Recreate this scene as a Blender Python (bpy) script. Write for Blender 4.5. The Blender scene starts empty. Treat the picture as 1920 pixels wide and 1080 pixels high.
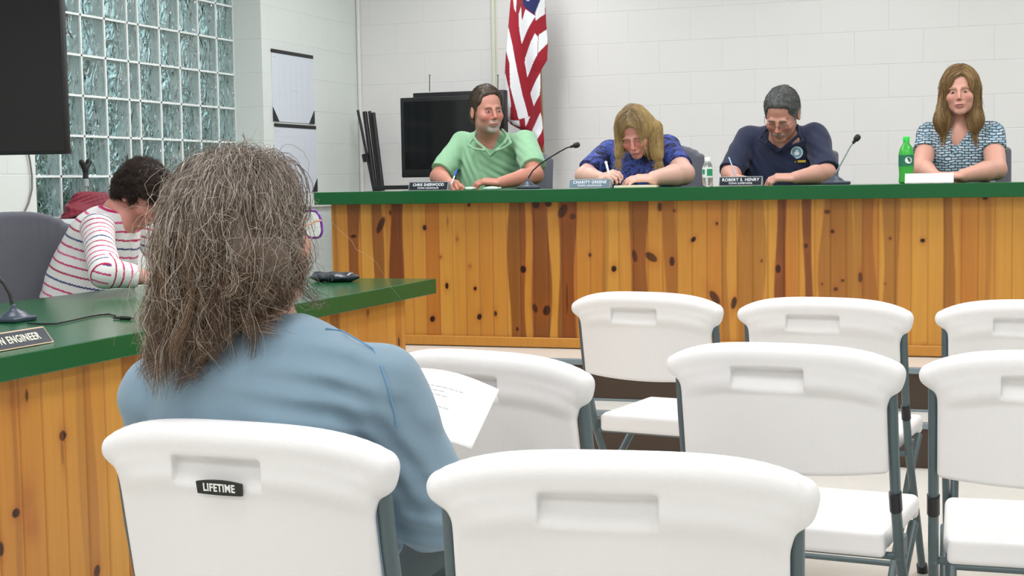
import bpy, bmesh, math, random
import numpy as np
from mathutils import Vector, Matrix, kdtree

# ---------------------------------------------------------------- camera
EYE = np.array([0.0, 0.0, 1.153])
FOC = 2700.0
YAW, PITCH, ROLL = -0.335, 0.0727, -0.0161
_f = np.array([math.sin(YAW)*math.cos(PITCH), math.cos(YAW)*math.cos(PITCH), -math.sin(PITCH)])
_r0 = np.array([math.cos(YAW), -math.sin(YAW), 0.0])
_u0 = np.cross(_r0, _f)
_r = _r0*math.cos(ROLL) + _u0*math.sin(ROLL)
_u = -_r0*math.sin(ROLL) + _u0*math.cos(ROLL)
scene = bpy.context.scene
C = scene.collection
cam_data = bpy.data.cameras.new('camera')
cam_data.sensor_width = 36.0
cam_data.lens = FOC/1920*36
cam_data.clip_start = 0.05
cam = bpy.data.objects.new('camera', cam_data)
C.objects.link(cam)
cam.matrix_world = Matrix(((_r[0], _u[0], -_f[0], EYE[0]), (_r[1], _u[1], -_f[1], EYE[1]),
                           (_r[2], _u[2], -_f[2], EYE[2]), (0, 0, 0, 1)))
scene.camera = cam

# ---------------------------------------------------------------- light and exposure
scene.view_settings.view_transform = 'Standard'
scene.view_settings.look = 'None'
scene.view_settings.gamma = 1
scene.view_settings.exposure = 0.32
world = bpy.data.worlds.new('world'); scene.world = world
world.use_nodes = True
wn = world.node_tree; wn.nodes.clear()
wo = wn.nodes.new('ShaderNodeOutputWorld'); wb = wn.nodes.new('ShaderNodeBackground')
tc = wn.nodes.new('ShaderNodeTexCoord'); sx = wn.nodes.new('ShaderNodeSeparateXYZ')
rp = wn.nodes.new('ShaderNodeValToRGB')
mp = wn.nodes.new('ShaderNodeMapRange'); mp.inputs[1].default_value = -0.25; mp.inputs[2].default_value = 0.6
wn.links.new(tc.outputs['Generated'], sx.inputs[0]); wn.links.new(sx.outputs[2], mp.inputs[0])
wn.links.new(mp.outputs[0], rp.inputs[0])
e = rp.color_ramp.elements
e[0].position = 0.25; e[0].color = (0.12, 0.22, 0.20, 1)
e[1].position = 0.55; e[1].color = (0.42, 0.58, 0.62, 1)
wn.links.new(rp.outputs[0], wb.inputs[0]); wb.inputs[1].default_value = 1.5
wn.links.new(wb.outputs[0], wo.inputs[0])

def area_light(name, loc, size, power, col=(1.0, 0.985, 1.02)):
    d = bpy.data.lights.new(name, 'AREA'); d.shape = 'RECTANGLE'
    d.size, d.size_y = size; d.energy = power; d.color = col
    o = bpy.data.objects.new(name, d); C.objects.link(o); o.location = loc
    return o
for lx, row in ((-2.9, (0.85, 0.9, 1.05, 1.4, 0.72)), (-0.9, (0.8, 0.88, 0.85, 0.9, 0.36)), (1.1, (0.75, 0.78, 0.78, 1.15, 0.55))):
    for ly, k in zip((-1.2, 1.2, 3.6, 6.0, 7.9), row):
        area_light('ceiling_lamp', (lx, ly, 2.93), (0.55, 1.15), 21*k)

# ---------------------------------------------------------------- helpers
def ray(px, py): return _f + _r*(px-960)/FOC - _u*(py-540)/FOC
def at(px, py, Y):                       # the point of the vertical plane y = Y behind a pixel
    d = ray(px, py); return EYE + d*((Y-EYE[1])/d[1])
def deep(px, py, z): return EYE + ray(px, py)*z
def on_z(px, py, Z):
    d = ray(px, py); return EYE + d*((Z-EYE[2])/d[2])

def tag(o, label=None, cat=None, group=None, kind=None):
    if label: o['label'] = label
    if cat: o['category'] = cat
    if group: o['group'] = group
    if kind: o['kind'] = kind
    return o
def thing(name, loc, label, cat, group=None, rz=0.0):
    o = bpy.data.objects.new(name, None); C.objects.link(o)
    o.empty_display_size = 0.1
    o.location = loc; o.rotation_euler = (0, 0, rz)
    return tag(o, label, cat, group)
def copy_tree(o, parent=None):
    c = o.copy(); C.objects.link(c)
    if parent is not None: c.parent = parent
    for ch in list(o.children): copy_tree(ch, c)
    return c
def link(name, me, mat, parent=None, smooth=True):
    if mat is not None:
        for m in (mat if isinstance(mat, (list, tuple)) else [mat]): me.materials.append(m)
    if smooth and len(me.polygons): me.polygons.foreach_set('use_smooth', [True]*len(me.polygons))
    o = bpy.data.objects.new(name, me); C.objects.link(o)
    if parent is not None:
        o.parent = parent
        if parent.get('_world'): pass
    return o
def local(o, parent):                    # mesh was made in world space: keep it there under its parent
    bpy.context.view_layer.update()
    o.parent = parent; o.matrix_parent_inverse = Matrix.Identity(4)
    inv = parent.matrix_world.inverted()
    o.data.transform(inv); return o

class MB:                                # collects shapes for ONE mesh
    def __init__(s): s.bm = bmesh.new()
    def box(s, lo, hi, bevel=0.0, seg=2, mat=0, M=None):
        g = bmesh.ops.create_cube(s.bm, size=1.0)
        vs = g['verts']; lo = Vector(lo); hi = Vector(hi)
        for v in vs: v.co = Vector([(lo[i]+hi[i])/2 + v.co[i]*(hi[i]-lo[i]) for i in range(3)])
        es = list({e for v in vs for e in v.link_edges}); fs = {f for v in vs for f in v.link_faces}
        if bevel > 0:
            r = bmesh.ops.bevel(s.bm, geom=es, offset=bevel, segments=seg, affect='EDGES', profile=0.5)
            vs = list({v for f in r['faces'] for v in f.verts} | {v for v in vs if v.is_valid})
            fs = {f for v in vs for f in v.link_faces}
        for f in fs: f.material_index = mat
        if M is not None:
            for v in vs: v.co = M @ v.co
        return s
    def tube(s, pts, r, n=10, mat=0, ry=None, cap=True, side=None):
        pts = [Vector(p) for p in pts]; rings = []
        rr = r if isinstance(r, (list, tuple)) else [r]*len(pts)
        up = Vector(side) if side is not None else Vector((0, 0, 1))
        d0 = (pts[1]-pts[0]).normalized()
        if abs(d0.dot(up)) > 0.95: up = Vector((1, 0, 0))
        for i, p in enumerate(pts):
            a = pts[max(i-1, 0)]; b = pts[min(i+1, len(pts)-1)]
            d = (b-a).normalized(); x = (up - d*up.dot(d)).normalized(); y = d.cross(x)
            up = x if side is None else up
            k = (ry/r if ry else 1.0) if not isinstance(r, (list, tuple)) else 1.0
            rings.append([s.bm.verts.new(p + x*math.cos(2*math.pi*j/n)*rr[i] + y*math.sin(2*math.pi*j/n)*rr[i]*k) for j in range(n)])
        for A, B in zip(rings, rings[1:]):
            for j in range(n):
                f = s.bm.faces.new((A[j], A[(j+1) % n], B[(j+1) % n], B[j])); f.material_index = mat
        if cap:
            for R_ in (rings[0][::-1], rings[-1]):
                f = s.bm.faces.new(R_); f.material_index = mat
        return s
    def lathe(s, prof, n=24, c=(0, 0, 0), mat=0, mats=None):
        rings = []
        for r, z in prof:
            rings.append([s.bm.verts.new((c[0]+r*math.cos(2*math.pi*j/n), c[1]+r*math.sin(2*math.pi*j/n), c[2]+z)) for j in range(n)])
        for i, (A, B) in enumerate(zip(rings, rings[1:])):
            for j in range(n):
                f = s.bm.faces.new((A[j], A[(j+1) % n], B[(j+1) % n], B[j])); f.material_index = mats[i] if mats else mat
        s.bm.faces.new(rings[0][::-1]); f = s.bm.faces.new(rings[-1]); f.material_index = mats[-1] if mats else mat
        return s
    def poly(s, pts, mat=0):
        f = s.bm.faces.new([s.bm.verts.new(Vector(p)) for p in pts]); f.material_index = mat; return s
    def prism(s, pts, d, mat=0):         # polygon swept along vector d
        a = [s.bm.verts.new(Vector(p)) for p in pts]; b = [s.bm.verts.new(Vector(p)+Vector(d)) for p in pts]
        n = len(a)
        fs = [s.bm.faces.new(a[::-1]), s.bm.faces.new(b)] + [s.bm.faces.new((a[i], a[(i+1) % n], b[(i+1) % n], b[i])) for i in range(n)]
        for f in fs: f.material_index = mat
        return s
    def build(s, name, mat, parent=None, smooth=False):
        bmesh.ops.recalc_face_normals(s.bm, faces=s.bm.faces)
        me = bpy.data.meshes.new(name); s.bm.to_mesh(me); s.bm.free()
        o = link(name, me, mat, parent, smooth=smooth)
        if not smooth: pass
        else:
            try: me.set_sharp_from_angle(angle=math.radians(40))
            except Exception: pass
        return o

# ---------------------------------------------------------------- materials
MATS = {}
def mat(name, col, rough=0.5, metal=0.0, spec=0.5, bump=0.0, bscale=50.0, attr=None, emit=None, trans=0.0, coat=0.0, var=0.0, vscale=8.0, ior=1.45, sheen=0.0, sss=0.0, stretch=None, alpha=1.0):
    if name in MATS: return MATS[name]
    m = bpy.data.materials.new(name); m.use_nodes = True; nt = m.node_tree
    b = nt.nodes['Principled BSDF']; b.inputs['Base Color'].default_value = (*col, 1)
    b.inputs['Roughness'].default_value = rough; b.inputs['Metallic'].default_value = metal
    b.inputs['Specular IOR Level'].default_value = spec; b.inputs['IOR'].default_value = ior
    b.inputs['Transmission Weight'].default_value = trans; b.inputs['Coat Weight'].default_value = coat
    b.inputs['Sheen Weight'].default_value = sheen; b.inputs['Alpha'].default_value = alpha
    if sss:
        b.inputs['Subsurface Weight'].default_value = sss; b.inputs['Subsurface Radius'].default_value = (0.02, 0.008, 0.004)
    if emit: b.inputs['Emission Color'].default_value = (*emit[:3], 1); b.inputs['Emission Strength'].default_value = emit[3]
    tc = nt.nodes.new('ShaderNodeTexCoord'); vec = tc.outputs['Object']
    if stretch:
        mpn = nt.nodes.new('ShaderNodeMapping'); mpn.inputs['Scale'].default_value = stretch
        nt.links.new(vec, mpn.inputs[0]); vec = mpn.outputs[0]
    src = None
    if attr:
        a = nt.nodes.new('ShaderNodeAttribute'); a.attribute_name = attr; src = a.outputs['Color']
    if var:
        n = nt.nodes.new('ShaderNodeTexNoise'); n.inputs['Scale'].default_value = vscale; n.inputs['Detail'].default_value = 4
        nt.links.new(vec, n.inputs['Vector'])
        r = nt.nodes.new('ShaderNodeMapRange'); r.inputs[3].default_value = 1-var; r.inputs[4].default_value = 1+var
        nt.links.new(n.outputs['Fac'], r.inputs[0])
        mx = nt.nodes.new('ShaderNodeVectorMath'); mx.operation = 'SCALE'
        if src: nt.links.new(src, mx.inputs[0])
        else: mx.inputs[0].default_value = col
        nt.links.new(r.outputs[0], mx.inputs['Scale']); src = mx.outputs[0]
    if src: nt.links.new(src, b.inputs['Base Color'])
    if bump:
        n = nt.nodes.new('ShaderNodeTexNoise'); n.inputs['Scale'].default_value = bscale; n.inputs['Detail'].default_value = 3
        nt.links.new(vec, n.inputs['Vector'])
        bp = nt.nodes.new('ShaderNodeBump'); bp.inputs['Strength'].default_value = 1.0; bp.inputs['Distance'].default_value = bump
        nt.links.new(n.outputs['Fac'], bp.inputs['Height']); nt.links.new(bp.outputs[0], b.inputs['Normal'])
    MATS[name] = m; return m

def srgb(r, g, b):
    f = lambda c: (c/255/12.92) if c/255 <= 0.04045 else ((c/255+0.055)/1.055)**2.4
    return (f(r), f(g), f(b))

def block_wall_mat(name, col, axis):     # painted concrete block in running bond
    m = bpy.data.materials.new(name); m.use_nodes = True; nt = m.node_tree; L = nt.links
    b = nt.nodes['Principled BSDF']; b.inputs['Roughness'].default_value = 0.45
    tc = nt.nodes.new('ShaderNodeTexCoord'); s = nt.nodes.new('ShaderNodeSeparateXYZ'); c = nt.nodes.new('ShaderNodeCombineXYZ')
    L.new(tc.outputs['Object'], s.inputs[0]); L.new(s.outputs[axis], c.inputs[0]); L.new(s.outputs[2], c.inputs[1])
    mpn = nt.nodes.new('ShaderNodeMapping'); mpn.inputs['Location'].default_value = (0.11, -0.0085, 0)
    L.new(c.outputs[0], mpn.inputs[0])
    br = nt.nodes.new('ShaderNodeTexBrick'); L.new(mpn.outputs[0], br.inputs['Vector'])
    br.inputs['Scale'].default_value = 1.0; br.inputs['Brick Width'].default_value = 0.4064; br.inputs['Row Height'].default_value = 0.2032
    br.inputs['Mortar Size'].default_value = 0.0035; br.inputs['Mortar Smooth'].default_value = 0.8
    n = nt.nodes.new('ShaderNodeTexNoise'); n.inputs['Scale'].default_value = 60; n.inputs['Detail'].default_value = 5; L.new(tc.outputs['Object'], n.inputs['Vector'])
    inv = nt.nodes.new('ShaderNodeMath'); inv.operation = 'MULTIPLY'; inv.inputs[1].default_value = -1.0; L.new(br.outputs['Fac'], inv.inputs[0])
    ad = nt.nodes.new('ShaderNodeMath'); ad.operation = 'MULTIPLY_ADD'; ad.inputs[1].default_value = 0.16; L.new(n.outputs['Fac'], ad.inputs[0]); L.new(inv.outputs[0], ad.inputs[2])
    bp = nt.nodes.new('ShaderNodeBump'); bp.inputs['Distance'].default_value = 0.0018; bp.inputs['Strength'].default_value = 0.7
    L.new(ad.outputs[0], bp.inputs['Height']); L.new(bp.outputs[0], b.inputs['Normal'])
    n2 = nt.nodes.new('ShaderNodeTexNoise'); n2.inputs['Scale'].default_value = 1.3; L.new(tc.outputs['Object'], n2.inputs['Vector'])
    mr = nt.nodes.new('ShaderNodeMapRange'); mr.inputs[3].default_value = 0.97; mr.inputs[4].default_value = 1.02; L.new(n2.outputs['Fac'], mr.inputs[0])
    vm = nt.nodes.new('ShaderNodeVectorMath'); vm.operation = 'SCALE'; vm.inputs[0].default_value = col; L.new(mr.outputs[0], vm.inputs['Scale'])
    L.new(vm.outputs[0], b.inputs['Base Color']); return m

# ---------------------------------------------------------------- implicit surfaces (smooth unions turned into one mesh)
class SDF:
    def __init__(s, lo, hi, h):
        s.h = h; s.lo = np.array(lo, float); n = np.ceil((np.array(hi)-s.lo)/h).astype(int)+1
        s.ax = [(s.lo[i]+h*np.arange(n[i])).astype(np.float32) for i in range(3)]
        s.D = np.full(n, 1.0, np.float32); s.R = np.eye(3); s.T = np.zeros(3)
    def frame(s, R_=None, T=None): s.R = np.eye(3) if R_ is None else np.array(R_); s.T = np.zeros(3) if T is None else np.array(T, float)
    def _w(s, p): return s.R @ np.array(p, float) + s.T
    def _blk(s, lo, hi):
        sl = []
        for i in range(3):
            a = max(0, int((lo[i]-s.lo[i])/s.h)-1); b = min(len(s.ax[i]), int((hi[i]-s.lo[i])/s.h)+3)
            if b <= a: return None
            sl.append(slice(a, b))
        return tuple(sl)
    def _put(s, sl, d, k, op):
        A = s.D[sl]
        if op == '-':
            d = -d; hh = np.maximum(k-np.abs(A-d), 0)/k; s.D[sl] = np.maximum(A, d)+hh*hh*k/4
        else:
            hh = np.maximum(k-np.abs(A-d), 0)/k; s.D[sl] = np.minimum(A, d)-hh*hh*k/4
    def cap(s, a, b, ra, rb=None, k=0.01, op='+', cut=False, flat=None):
        rb = ra if rb is None else rb; a = s._w(a); b = s._w(b); m = max(ra, rb)+k+3*s.h
        sl = s._blk(np.minimum(a, b)-m, np.maximum(a, b)+m)
        if sl is None: return s
        x = s.ax[0][sl[0]][:, None, None]-a[0]; y = s.ax[1][sl[1]][None, :, None]-a[1]; z = s.ax[2][sl[2]][None, None, :]-a[2]
        u = b-a; L2 = max(float(u@u), 1e-9)
        t = np.clip((x*u[0]+y*u[1]+z*u[2])/L2, 0, 1)
        d = np.sqrt((x-t*u[0])**2+(y-t*u[1])**2+(z-t*u[2])**2)-(ra+(rb-ra)*t)
        if cut:
            L = math.sqrt(L2); d = np.maximum(d, (x*u[0]+y*u[1]+z*u[2])/L-L)
        s._put(sl, d.astype(np.float32), k, op); return s
    def ell(s, c, r, rot=None, k=0.01, op='+'):
        c = s._w(c); r = np.array(r, float); Rr = s.R @ (np.eye(3) if rot is None else np.array(rot)); m = r.max()+k+3*s.h
        e = np.sqrt(((Rr*r)**2).sum(1))+k+3*s.h
        sl = s._blk(c-e, c+e)
        if sl is None: return s
        x = s.ax[0][sl[0]][:, None, None]-c[0]; y = s.ax[1][sl[1]][None, :, None]-c[1]; z = s.ax[2][sl[2]][None, None, :]-c[2]
        q = [Rr[0, i]*x+Rr[1, i]*y+Rr[2, i]*z for i in range(3)]
        k0 = np.sqrt(sum((q[i]/r[i])**2 for i in range(3))); k1 = np.sqrt(sum((q[i]/r[i]**2)**2 for i in range(3)))+1e-9
        s._put(sl, (k0*(k0-1)/k1).astype(np.float32), k, op); return s
    def box(s, c, hf, rd=0.005, rot=None, k=0.005, op='+'):
        c = s._w(c); hf = np.array(hf, float); Rr = s.R @ (np.eye(3) if rot is None else np.array(rot))
        e = (np.abs(Rr)*hf).sum(1)+k+3*s.h
        sl = s._blk(c-e, c+e)
        if sl is None: return s
        x = s.ax[0][sl[0]][:, None, None]-c[0]; y = s.ax[1][sl[1]][None, :, None]-c[1]; z = s.ax[2][sl[2]][None, None, :]-c[2]
        q = [np.abs(Rr[0, i]*x+Rr[1, i]*y+Rr[2, i]*z)-(hf[i]-rd) for i in range(3)]
        o = np.sqrt(sum(np.maximum(v, 0)**2 for v in q))+np.minimum(np.maximum(np.maximum(q[0], q[1]), q[2]), 0)-rd
        s._put(sl, o.astype(np.float32), k, op); return s
    def warp(s, fn): s.D += fn(s.ax[0][:, None, None], s.ax[1][None, :, None], s.ax[2][None, None, :]).astype(np.float32); return s
    def mesh(s, name):
        D = s.D; D[0] = D[-1] = 1; D[:, 0] = D[:, -1] = 1; D[:, :, 0] = D[:, :, -1] = 1
        S = D < 0; n = D.shape
        acc = np.zeros(tuple(v-1 for v in n), np.int8)
        for i in (0, 1):
            for j in (0, 1):
                for k in (0, 1): acc += S[i:n[0]-1+i, j:n[1]-1+j, k:n[2]-1+k]
        cells = np.argwhere((acc > 0) & (acc < 8))
        idx = np.full(acc.shape, -1, np.int32); idx[tuple(cells.T)] = np.arange(len(cells))
        val = {}
        for i in (0, 1):
            for j in (0, 1):
                for k in (0, 1): val[i, j, k] = D[cells[:, 0]+i, cells[:, 1]+j, cells[:, 2]+k]
        P = np.zeros((len(cells), 3)); W = np.zeros(len(cells))
        ks = list(val)
        for a in ks:
            for ax in range(3):
                if a[ax]: continue
                b = list(a); b[ax] = 1; b = tuple(b); va, vb = val[a], val[b]
                mk = (va < 0) != (vb < 0); t = np.where(mk, va/np.where(mk, va-vb, 1), 0)
                q = np.array(a, float)[None, :].repeat(len(cells), 0); q[:, ax] = t
                P += q*mk[:, None]; W += mk
        V = s.lo + s.h*(cells + P/W[:, None])
        F = []
        for ax in range(3):
            sl0 = [slice(None)]*3; sl1 = [slice(None)]*3; sl0[ax] = slice(0, -1); sl1[ax] = slice(1, None)
            A, B = S[tuple(sl0)], S[tuple(sl1)]; e = np.argwhere(A != B)
            o = [i for i in range(3) if i != ax]
            e = e[(e[:, o[0]] > 0) & (e[:, o[1]] > 0) & (e[:, o[0]] < n[o[0]]-1) & (e[:, o[1]] < n[o[1]]-1)]
            ins = A[tuple(e.T)]
            def cell(d0, d1):
                q = e.copy(); q[:, o[0]] -= d0; q[:, o[1]] -= d1; return idx[tuple(q.T)]
            q = np.stack([cell(1, 1), cell(0, 1), cell(0, 0), cell(1, 0)], 1)
            flip = ins if ax != 1 else ~ins
            q[~flip] = q[~flip][:, ::-1]
            F.append(q)
        F = np.concatenate(F); a_, b_, c_ = V[F[:, 0]], V[F[:, 1]], V[F[:, 2]]
        if np.einsum('ij,ij->', a_, np.cross(b_, c_)) < 0: F = F[:, ::-1]
        return quads(name, V, F)
def quads(name, V, F):
    me = bpy.data.meshes.new(name)
    me.vertices.add(len(V)); me.vertices.foreach_set('co', np.asarray(V, np.float32).ravel())
    k = F.shape[1]
    me.loops.add(len(F)*k); me.loops.foreach_set('vertex_index', F.astype(np.int32).ravel())
    me.polygons.add(len(F)); me.polygons.foreach_set('loop_start', np.arange(0, len(F)*k, k, dtype=np.int32))
    me.update(calc_edges=True); me.validate(); return me
def coords(me):
    a = np.empty(len(me.vertices)*3, np.float32); me.vertices.foreach_get('co', a); return a.reshape(-1, 3)
def vcol(me, cols, name='tint'):
    a = me.color_attributes.new(name, 'FLOAT_COLOR', 'POINT')
    c = np.ones((len(me.vertices), 4), np.float32); c[:, :3] = cols; a.data.foreach_set('color', c.ravel())
def rotm(yaw=0, pitch=0, roll=0):        # head faces -y; yaw turns it towards +x, pitch nods down, roll tips towards +x
    cy, sy = math.cos(yaw), math.sin(yaw); Rz = np.array([[cy, -sy, 0], [sy, cy, 0], [0, 0, 1]])
    cp, sp = math.cos(pitch), math.sin(pitch); Rx = np.array([[1, 0, 0], [0, cp, -sp], [0, sp, cp]])
    cr, sr = math.cos(roll), math.sin(roll); Ry = np.array([[cr, 0, sr], [0, 1, 0], [-sr, 0, cr]])
    return Rz @ Rx @ Ry
rng = np.random.default_rng(7)
def wob(seed, f, n=5):                   # smooth random field in space, about -1..1
    g = np.random.default_rng(seed); K = g.normal(size=(n, 3))*f; ph = g.uniform(0, 6.28, n)
    def fn(x, y, z): return sum(np.sin(K[i, 0]*x+K[i, 1]*y+K[i, 2]*z+ph[i]) for i in range(n))/n*1.6
    return fn

def strands_mesh(name, paths, rad, cols, taper=0.75):
    # paths (N, K, 3), rad (N,), cols (N, K, 3): thin three-sided hairs in one mesh
    N, K, _ = paths.shape
    d = np.gradient(paths, axis=1); d /= np.linalg.norm(d, axis=2, keepdims=True)+1e-9
    ref = np.zeros_like(d); ref[..., 0] = 0.3; ref[..., 1] = 1.0; ref[..., 2] = 0.2
    x = np.cross(d, ref); x /= np.linalg.norm(x, axis=2, keepdims=True)+1e-9; y = np.cross(d, x)
    t = np.linspace(0, 1, K); rr = rad[:, None]*(1-taper*t[None, :]**2)
    V = np.stack([paths + (x*math.cos(a)+y*math.sin(a))*rr[..., None] for a in (0, 2.094, 4.189)], 2)   # N,K,3,3
    base = (np.arange(N)*K*3)[:, None, None]; kk = (np.arange(K-1)*3)[None, :, None]; j = np.arange(3)[None, None, :]; j2 = (j+1) % 3
    F = np.stack([base+kk+j, base+kk+j2, base+kk+3+j2, base+kk+3+j], 3).reshape(-1, 4)
    me = quads(name, V.reshape(-1, 3), F)
    vcol(me, np.repeat(cols[:, :, None, :], 3, 2).reshape(-1, 3)); return me
# ================================================================= THE ROOM
XW, YB, ZC = -4.258, 9.09, 2.95
PLAT, CT = 0.36, 1.122
cream = (0.80, 0.80, 0.78)
M_wallB = block_wall_mat('painted_block_back', cream, 0)
M_wallL = block_wall_mat('painted_block_left', (0.745, 0.80, 0.765), 1)
M_ceil = mat('ceiling_tile', (0.86, 0.86, 0.84), 0.9, bump=0.003, bscale=80)
M_floor = mat('vinyl_floor', (0.72, 0.70, 0.64), 0.28, var=0.06, vscale=6, bump=0.0004, bscale=12)
M_white = mat('white_paint', (0.80, 0.80, 0.77), 0.5, var=0.02)
def struct(mb, name, m, smooth=False):
    o = mb.build(name, m, None, smooth); o['kind'] = 'structure'; return o
struct(MB().box((-6, -3.2, -0.1), (3.2, 9.4, 0)), 'floor', M_floor)
struct(MB().box((-4.6, -3.2, ZC), (3.2, 9.4, ZC+0.1)), 'ceiling', M_ceil)
struct(MB().box((-4.6, YB, 0), (3.2, YB+0.2, ZC)), 'wall_back', M_wallB)
struct(MB().box((3.0, -3.2, 0), (3.2, YB, ZC)), 'wall_right', M_wallL)
struct(MB().box((-4.6, -3.2, 0), (3.0, -3.0, ZC)), 'wall_front', M_wallB)
WY0, WY1, WZ0, WZ1 = 5.575, 7.74, 1.0188, 2.6444
w = MB()
w.box((XW-0.32, -3.0, 0), (XW, WY0, ZC)); w.box((XW-0.32, WY1, 0), (XW, YB, ZC))
w.box((XW-0.32, WY0, 0), (XW, WY1, WZ0-0.03)); w.box((XW-0.32, WY0, WZ1), (XW, WY1, ZC))
struct(w, 'wall_left', M_wallL)
struct(MB().box((XW-0.2, WY0+0.002, WZ0-0.03), (XW+0.012, WY1-0.002, WZ0-0.004), 0.004), 'trim_1', mat('window_sill', (0.62, 0.70, 0.70), 0.35, var=0.03))
# pilaster edge and conduit on the back wall
struct(MB().tube([(-3.262, YB-0.016, 0.36), (-3.262, YB-0.016, ZC)], 0.015, 12).tube([(-3.245, YB-0.004, 0.36), (-3.245, YB-0.004, ZC)], 0.006, 8), 'trim_2', mat('conduit_paint', (0.72, 0.73, 0.60), 0.45), True)
struct(MB().tube([(XW+0.014, YB-0.014, 0.36), (XW+0.014, YB-0.014, ZC)], 0.014, 10), 'trim_3', M_white, True)
struct(MB().box((XW, 8.78, 1.02), (-3.2, YB-0.0, 1.045), 0.004).box((XW+0.0, 7.9, 1.02), (XW+0.022, 9.0, 1.04), 0.004), 'trim_4', M_white)

# ---- glass block window: mortar grid, wavy glass faces in front and behind
def glass_mat():
    m = bpy.data.materials.new('wavy_glass'); m.use_nodes = True; nt = m.node_tree; L = nt.links
    b = nt.nodes['Principled BSDF']; b.inputs['Base Color'].default_value = (0.86, 0.94, 0.94, 1)
    b.inputs['Roughness'].default_value = 0.04; b.inputs['Transmission Weight'].default_value = 1; b.inputs['IOR'].default_value = 1.5
    tc = nt.nodes.new('ShaderNodeTexCoord')
    n = nt.nodes.new('ShaderNodeTexNoise'); n.inputs['Scale'].default_value = 13; n.inputs['Detail'].default_value = 1.5; n.inputs['Distortion'].default_value = 1.6
    mpn = nt.nodes.new('ShaderNodeMapping'); mpn.inputs['Scale'].default_value = (1, 0.8, 0.4); mpn.inputs['Rotation'].default_value = (0.5, 0, 0)
    L.new(tc.outputs['Object'], mpn.inputs[0]); L.new(mpn.outputs[0], n.inputs['Vector'])
    bp = nt.nodes.new('ShaderNodeBump'); bp.inputs['Distance'].default_value = 0.024; bp.inputs['Strength'].default_value = 1
    L.new(n.outputs['Fac'], bp.inputs['Height']); L.new(bp.outputs[0], b.inputs['Normal']); return m
M_glass = glass_mat()
U = 0.2032
ys = [WY0-0.005, 5.613, 5.816, 6.019, 6.222, 6.425, 6.629, 6.730, 6.934, 7.137, 7.340, 7.543, WY1+0.003]
zs = [WZ0+U*i for i in range(9)]
XG = XW-0.19
g = MB()
for y in ys: g.box((XG-0.09, y-0.0055, WZ0-0.005), (XG+0.002, y+0.0055, WZ1))
for z in zs: g.box((XG-0.09, WY0, z-0.0055), (XG+0.002, WY1, z+0.0055))
win = struct(g, 'window_1', mat('mortar', (0.80, 0.86, 0.84), 0.6))
p = MB()
for xx, th in ((XG-0.004, 0.008), (XG-0.082, 0.008)):
    for a, b_ in zip(ys, ys[1:]):
        for c_, d_ in zip(zs, zs[1:]):
            p.box((xx-th, a+0.006, c_+0.006), (xx, b_-0.006, d_-0.006), 0.003, 1)
po = p.build('glass', M_glass, win); po['kind'] = 'structure'
# yard seen through the glass; dark bushes added to streak its refraction
struct(MB().box((-40, -30, -0.5), (-4.7, 40, -0.4)), 'ground', mat('lawn', (0.10, 0.17, 0.07), 0.9, var=0.4, vscale=1.5))
hb = MB(); random.seed(5)
for i in range(14): hb.lathe([(0.05, 0), (0.9, 0.3), (1.3, 1.1), (1.0, 2.0+random.random()), (0.1, 2.8+random.random())], 9, (-11-random.random()*3, 2+i*1.9, -0.45))
hd = hb.build('added_hedge', mat('hedge_leaves', (0.03, 0.07, 0.035), 0.9, var=0.5, vscale=9), None, True); tag(hd, 'dark green bushes added unseen outside the glass block window to streak its glass', 'added_hedge', kind='stuff')

# ---- platform with two steps
M_riser = mat('dark_brown_riser', (0.055, 0.035, 0.022), 0.45, var=0.1)
M_nose = mat('step_nosing', (0.20, 0.25, 0.28), 0.4)
XP = 2.99
st = MB().box((XW+0.001, 6.15, 0), (XP, YB-0.001, PLAT)).box((XW+0.001, 5.86, 0), (XP, 6.15, 0.18))
struct(st, 'floor_platform', M_floor)
rs = MB().box((XW+0.001, 6.143, 0.185), (XP, 6.149, PLAT-0.02)).box((XW+0.001, 5.853, 0.0), (XP, 5.859, 0.16))
struct(rs, 'trim_5', M_riser)
ns = MB().box((XW+0.001, 6.132, PLAT-0.022), (XP, 6.165, PLAT+0.003), 0.003).box((XW+0.001, 5.842, 0.158), (XP, 5.875, 0.183), 0.003).box((XW+0.001, 6.136, 0.18), (XP, 6.149, 0.19), 0.002)
struct(ns, 'trim_6', M_nose)

# ---- pine boards: dense sheets carrying knots and heartwood, with bead grooves
def pine_mat():
    m = bpy.data.materials.new('knotty_pine'); m.use_nodes = True; nt = m.node_tree; L = nt.links
    b = nt.nodes['Principled BSDF']; b.inputs['Roughness'].default_value = 0.32; b.inputs['Specular IOR Level'].default_value = 0.4
    a = nt.nodes.new('ShaderNodeAttribute'); a.attribute_name = 'tint'
    tc = nt.nodes.new('ShaderNodeTexCoord'); mpn = nt.nodes.new('ShaderNodeMapping'); mpn.inputs['Scale'].default_value = (70, 70, 2.2)
    n = nt.nodes.new('ShaderNodeTexNoise'); n.inputs['Scale'].default_value = 1; n.inputs['Detail'].default_value = 4; n.inputs['Distortion'].default_value = 0.6
    L.new(tc.outputs['Object'], mpn.inputs[0]); L.new(mpn.outputs[0], n.inputs['Vector'])
    mr = nt.nodes.new('ShaderNodeMapRange'); mr.inputs[3].default_value = 0.84; mr.inputs[4].default_value = 1.14; L.new(n.outputs['Fac'], mr.inputs[0])
    vm = nt.nodes.new('ShaderNodeVectorMath'); vm.operation = 'SCALE'; L.new(a.outputs['Color'], vm.inputs[0]); L.new(mr.outputs[0], vm.inputs['Scale'])
    L.new(vm.outputs[0], b.inputs['Base Color']); return m
M_pine = pine_mat()
PA, PB_, PC = np.array(srgb(198, 143, 60)), np.array(srgb(178, 110, 43)), np.array(srgb(112, 56, 23))
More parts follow.
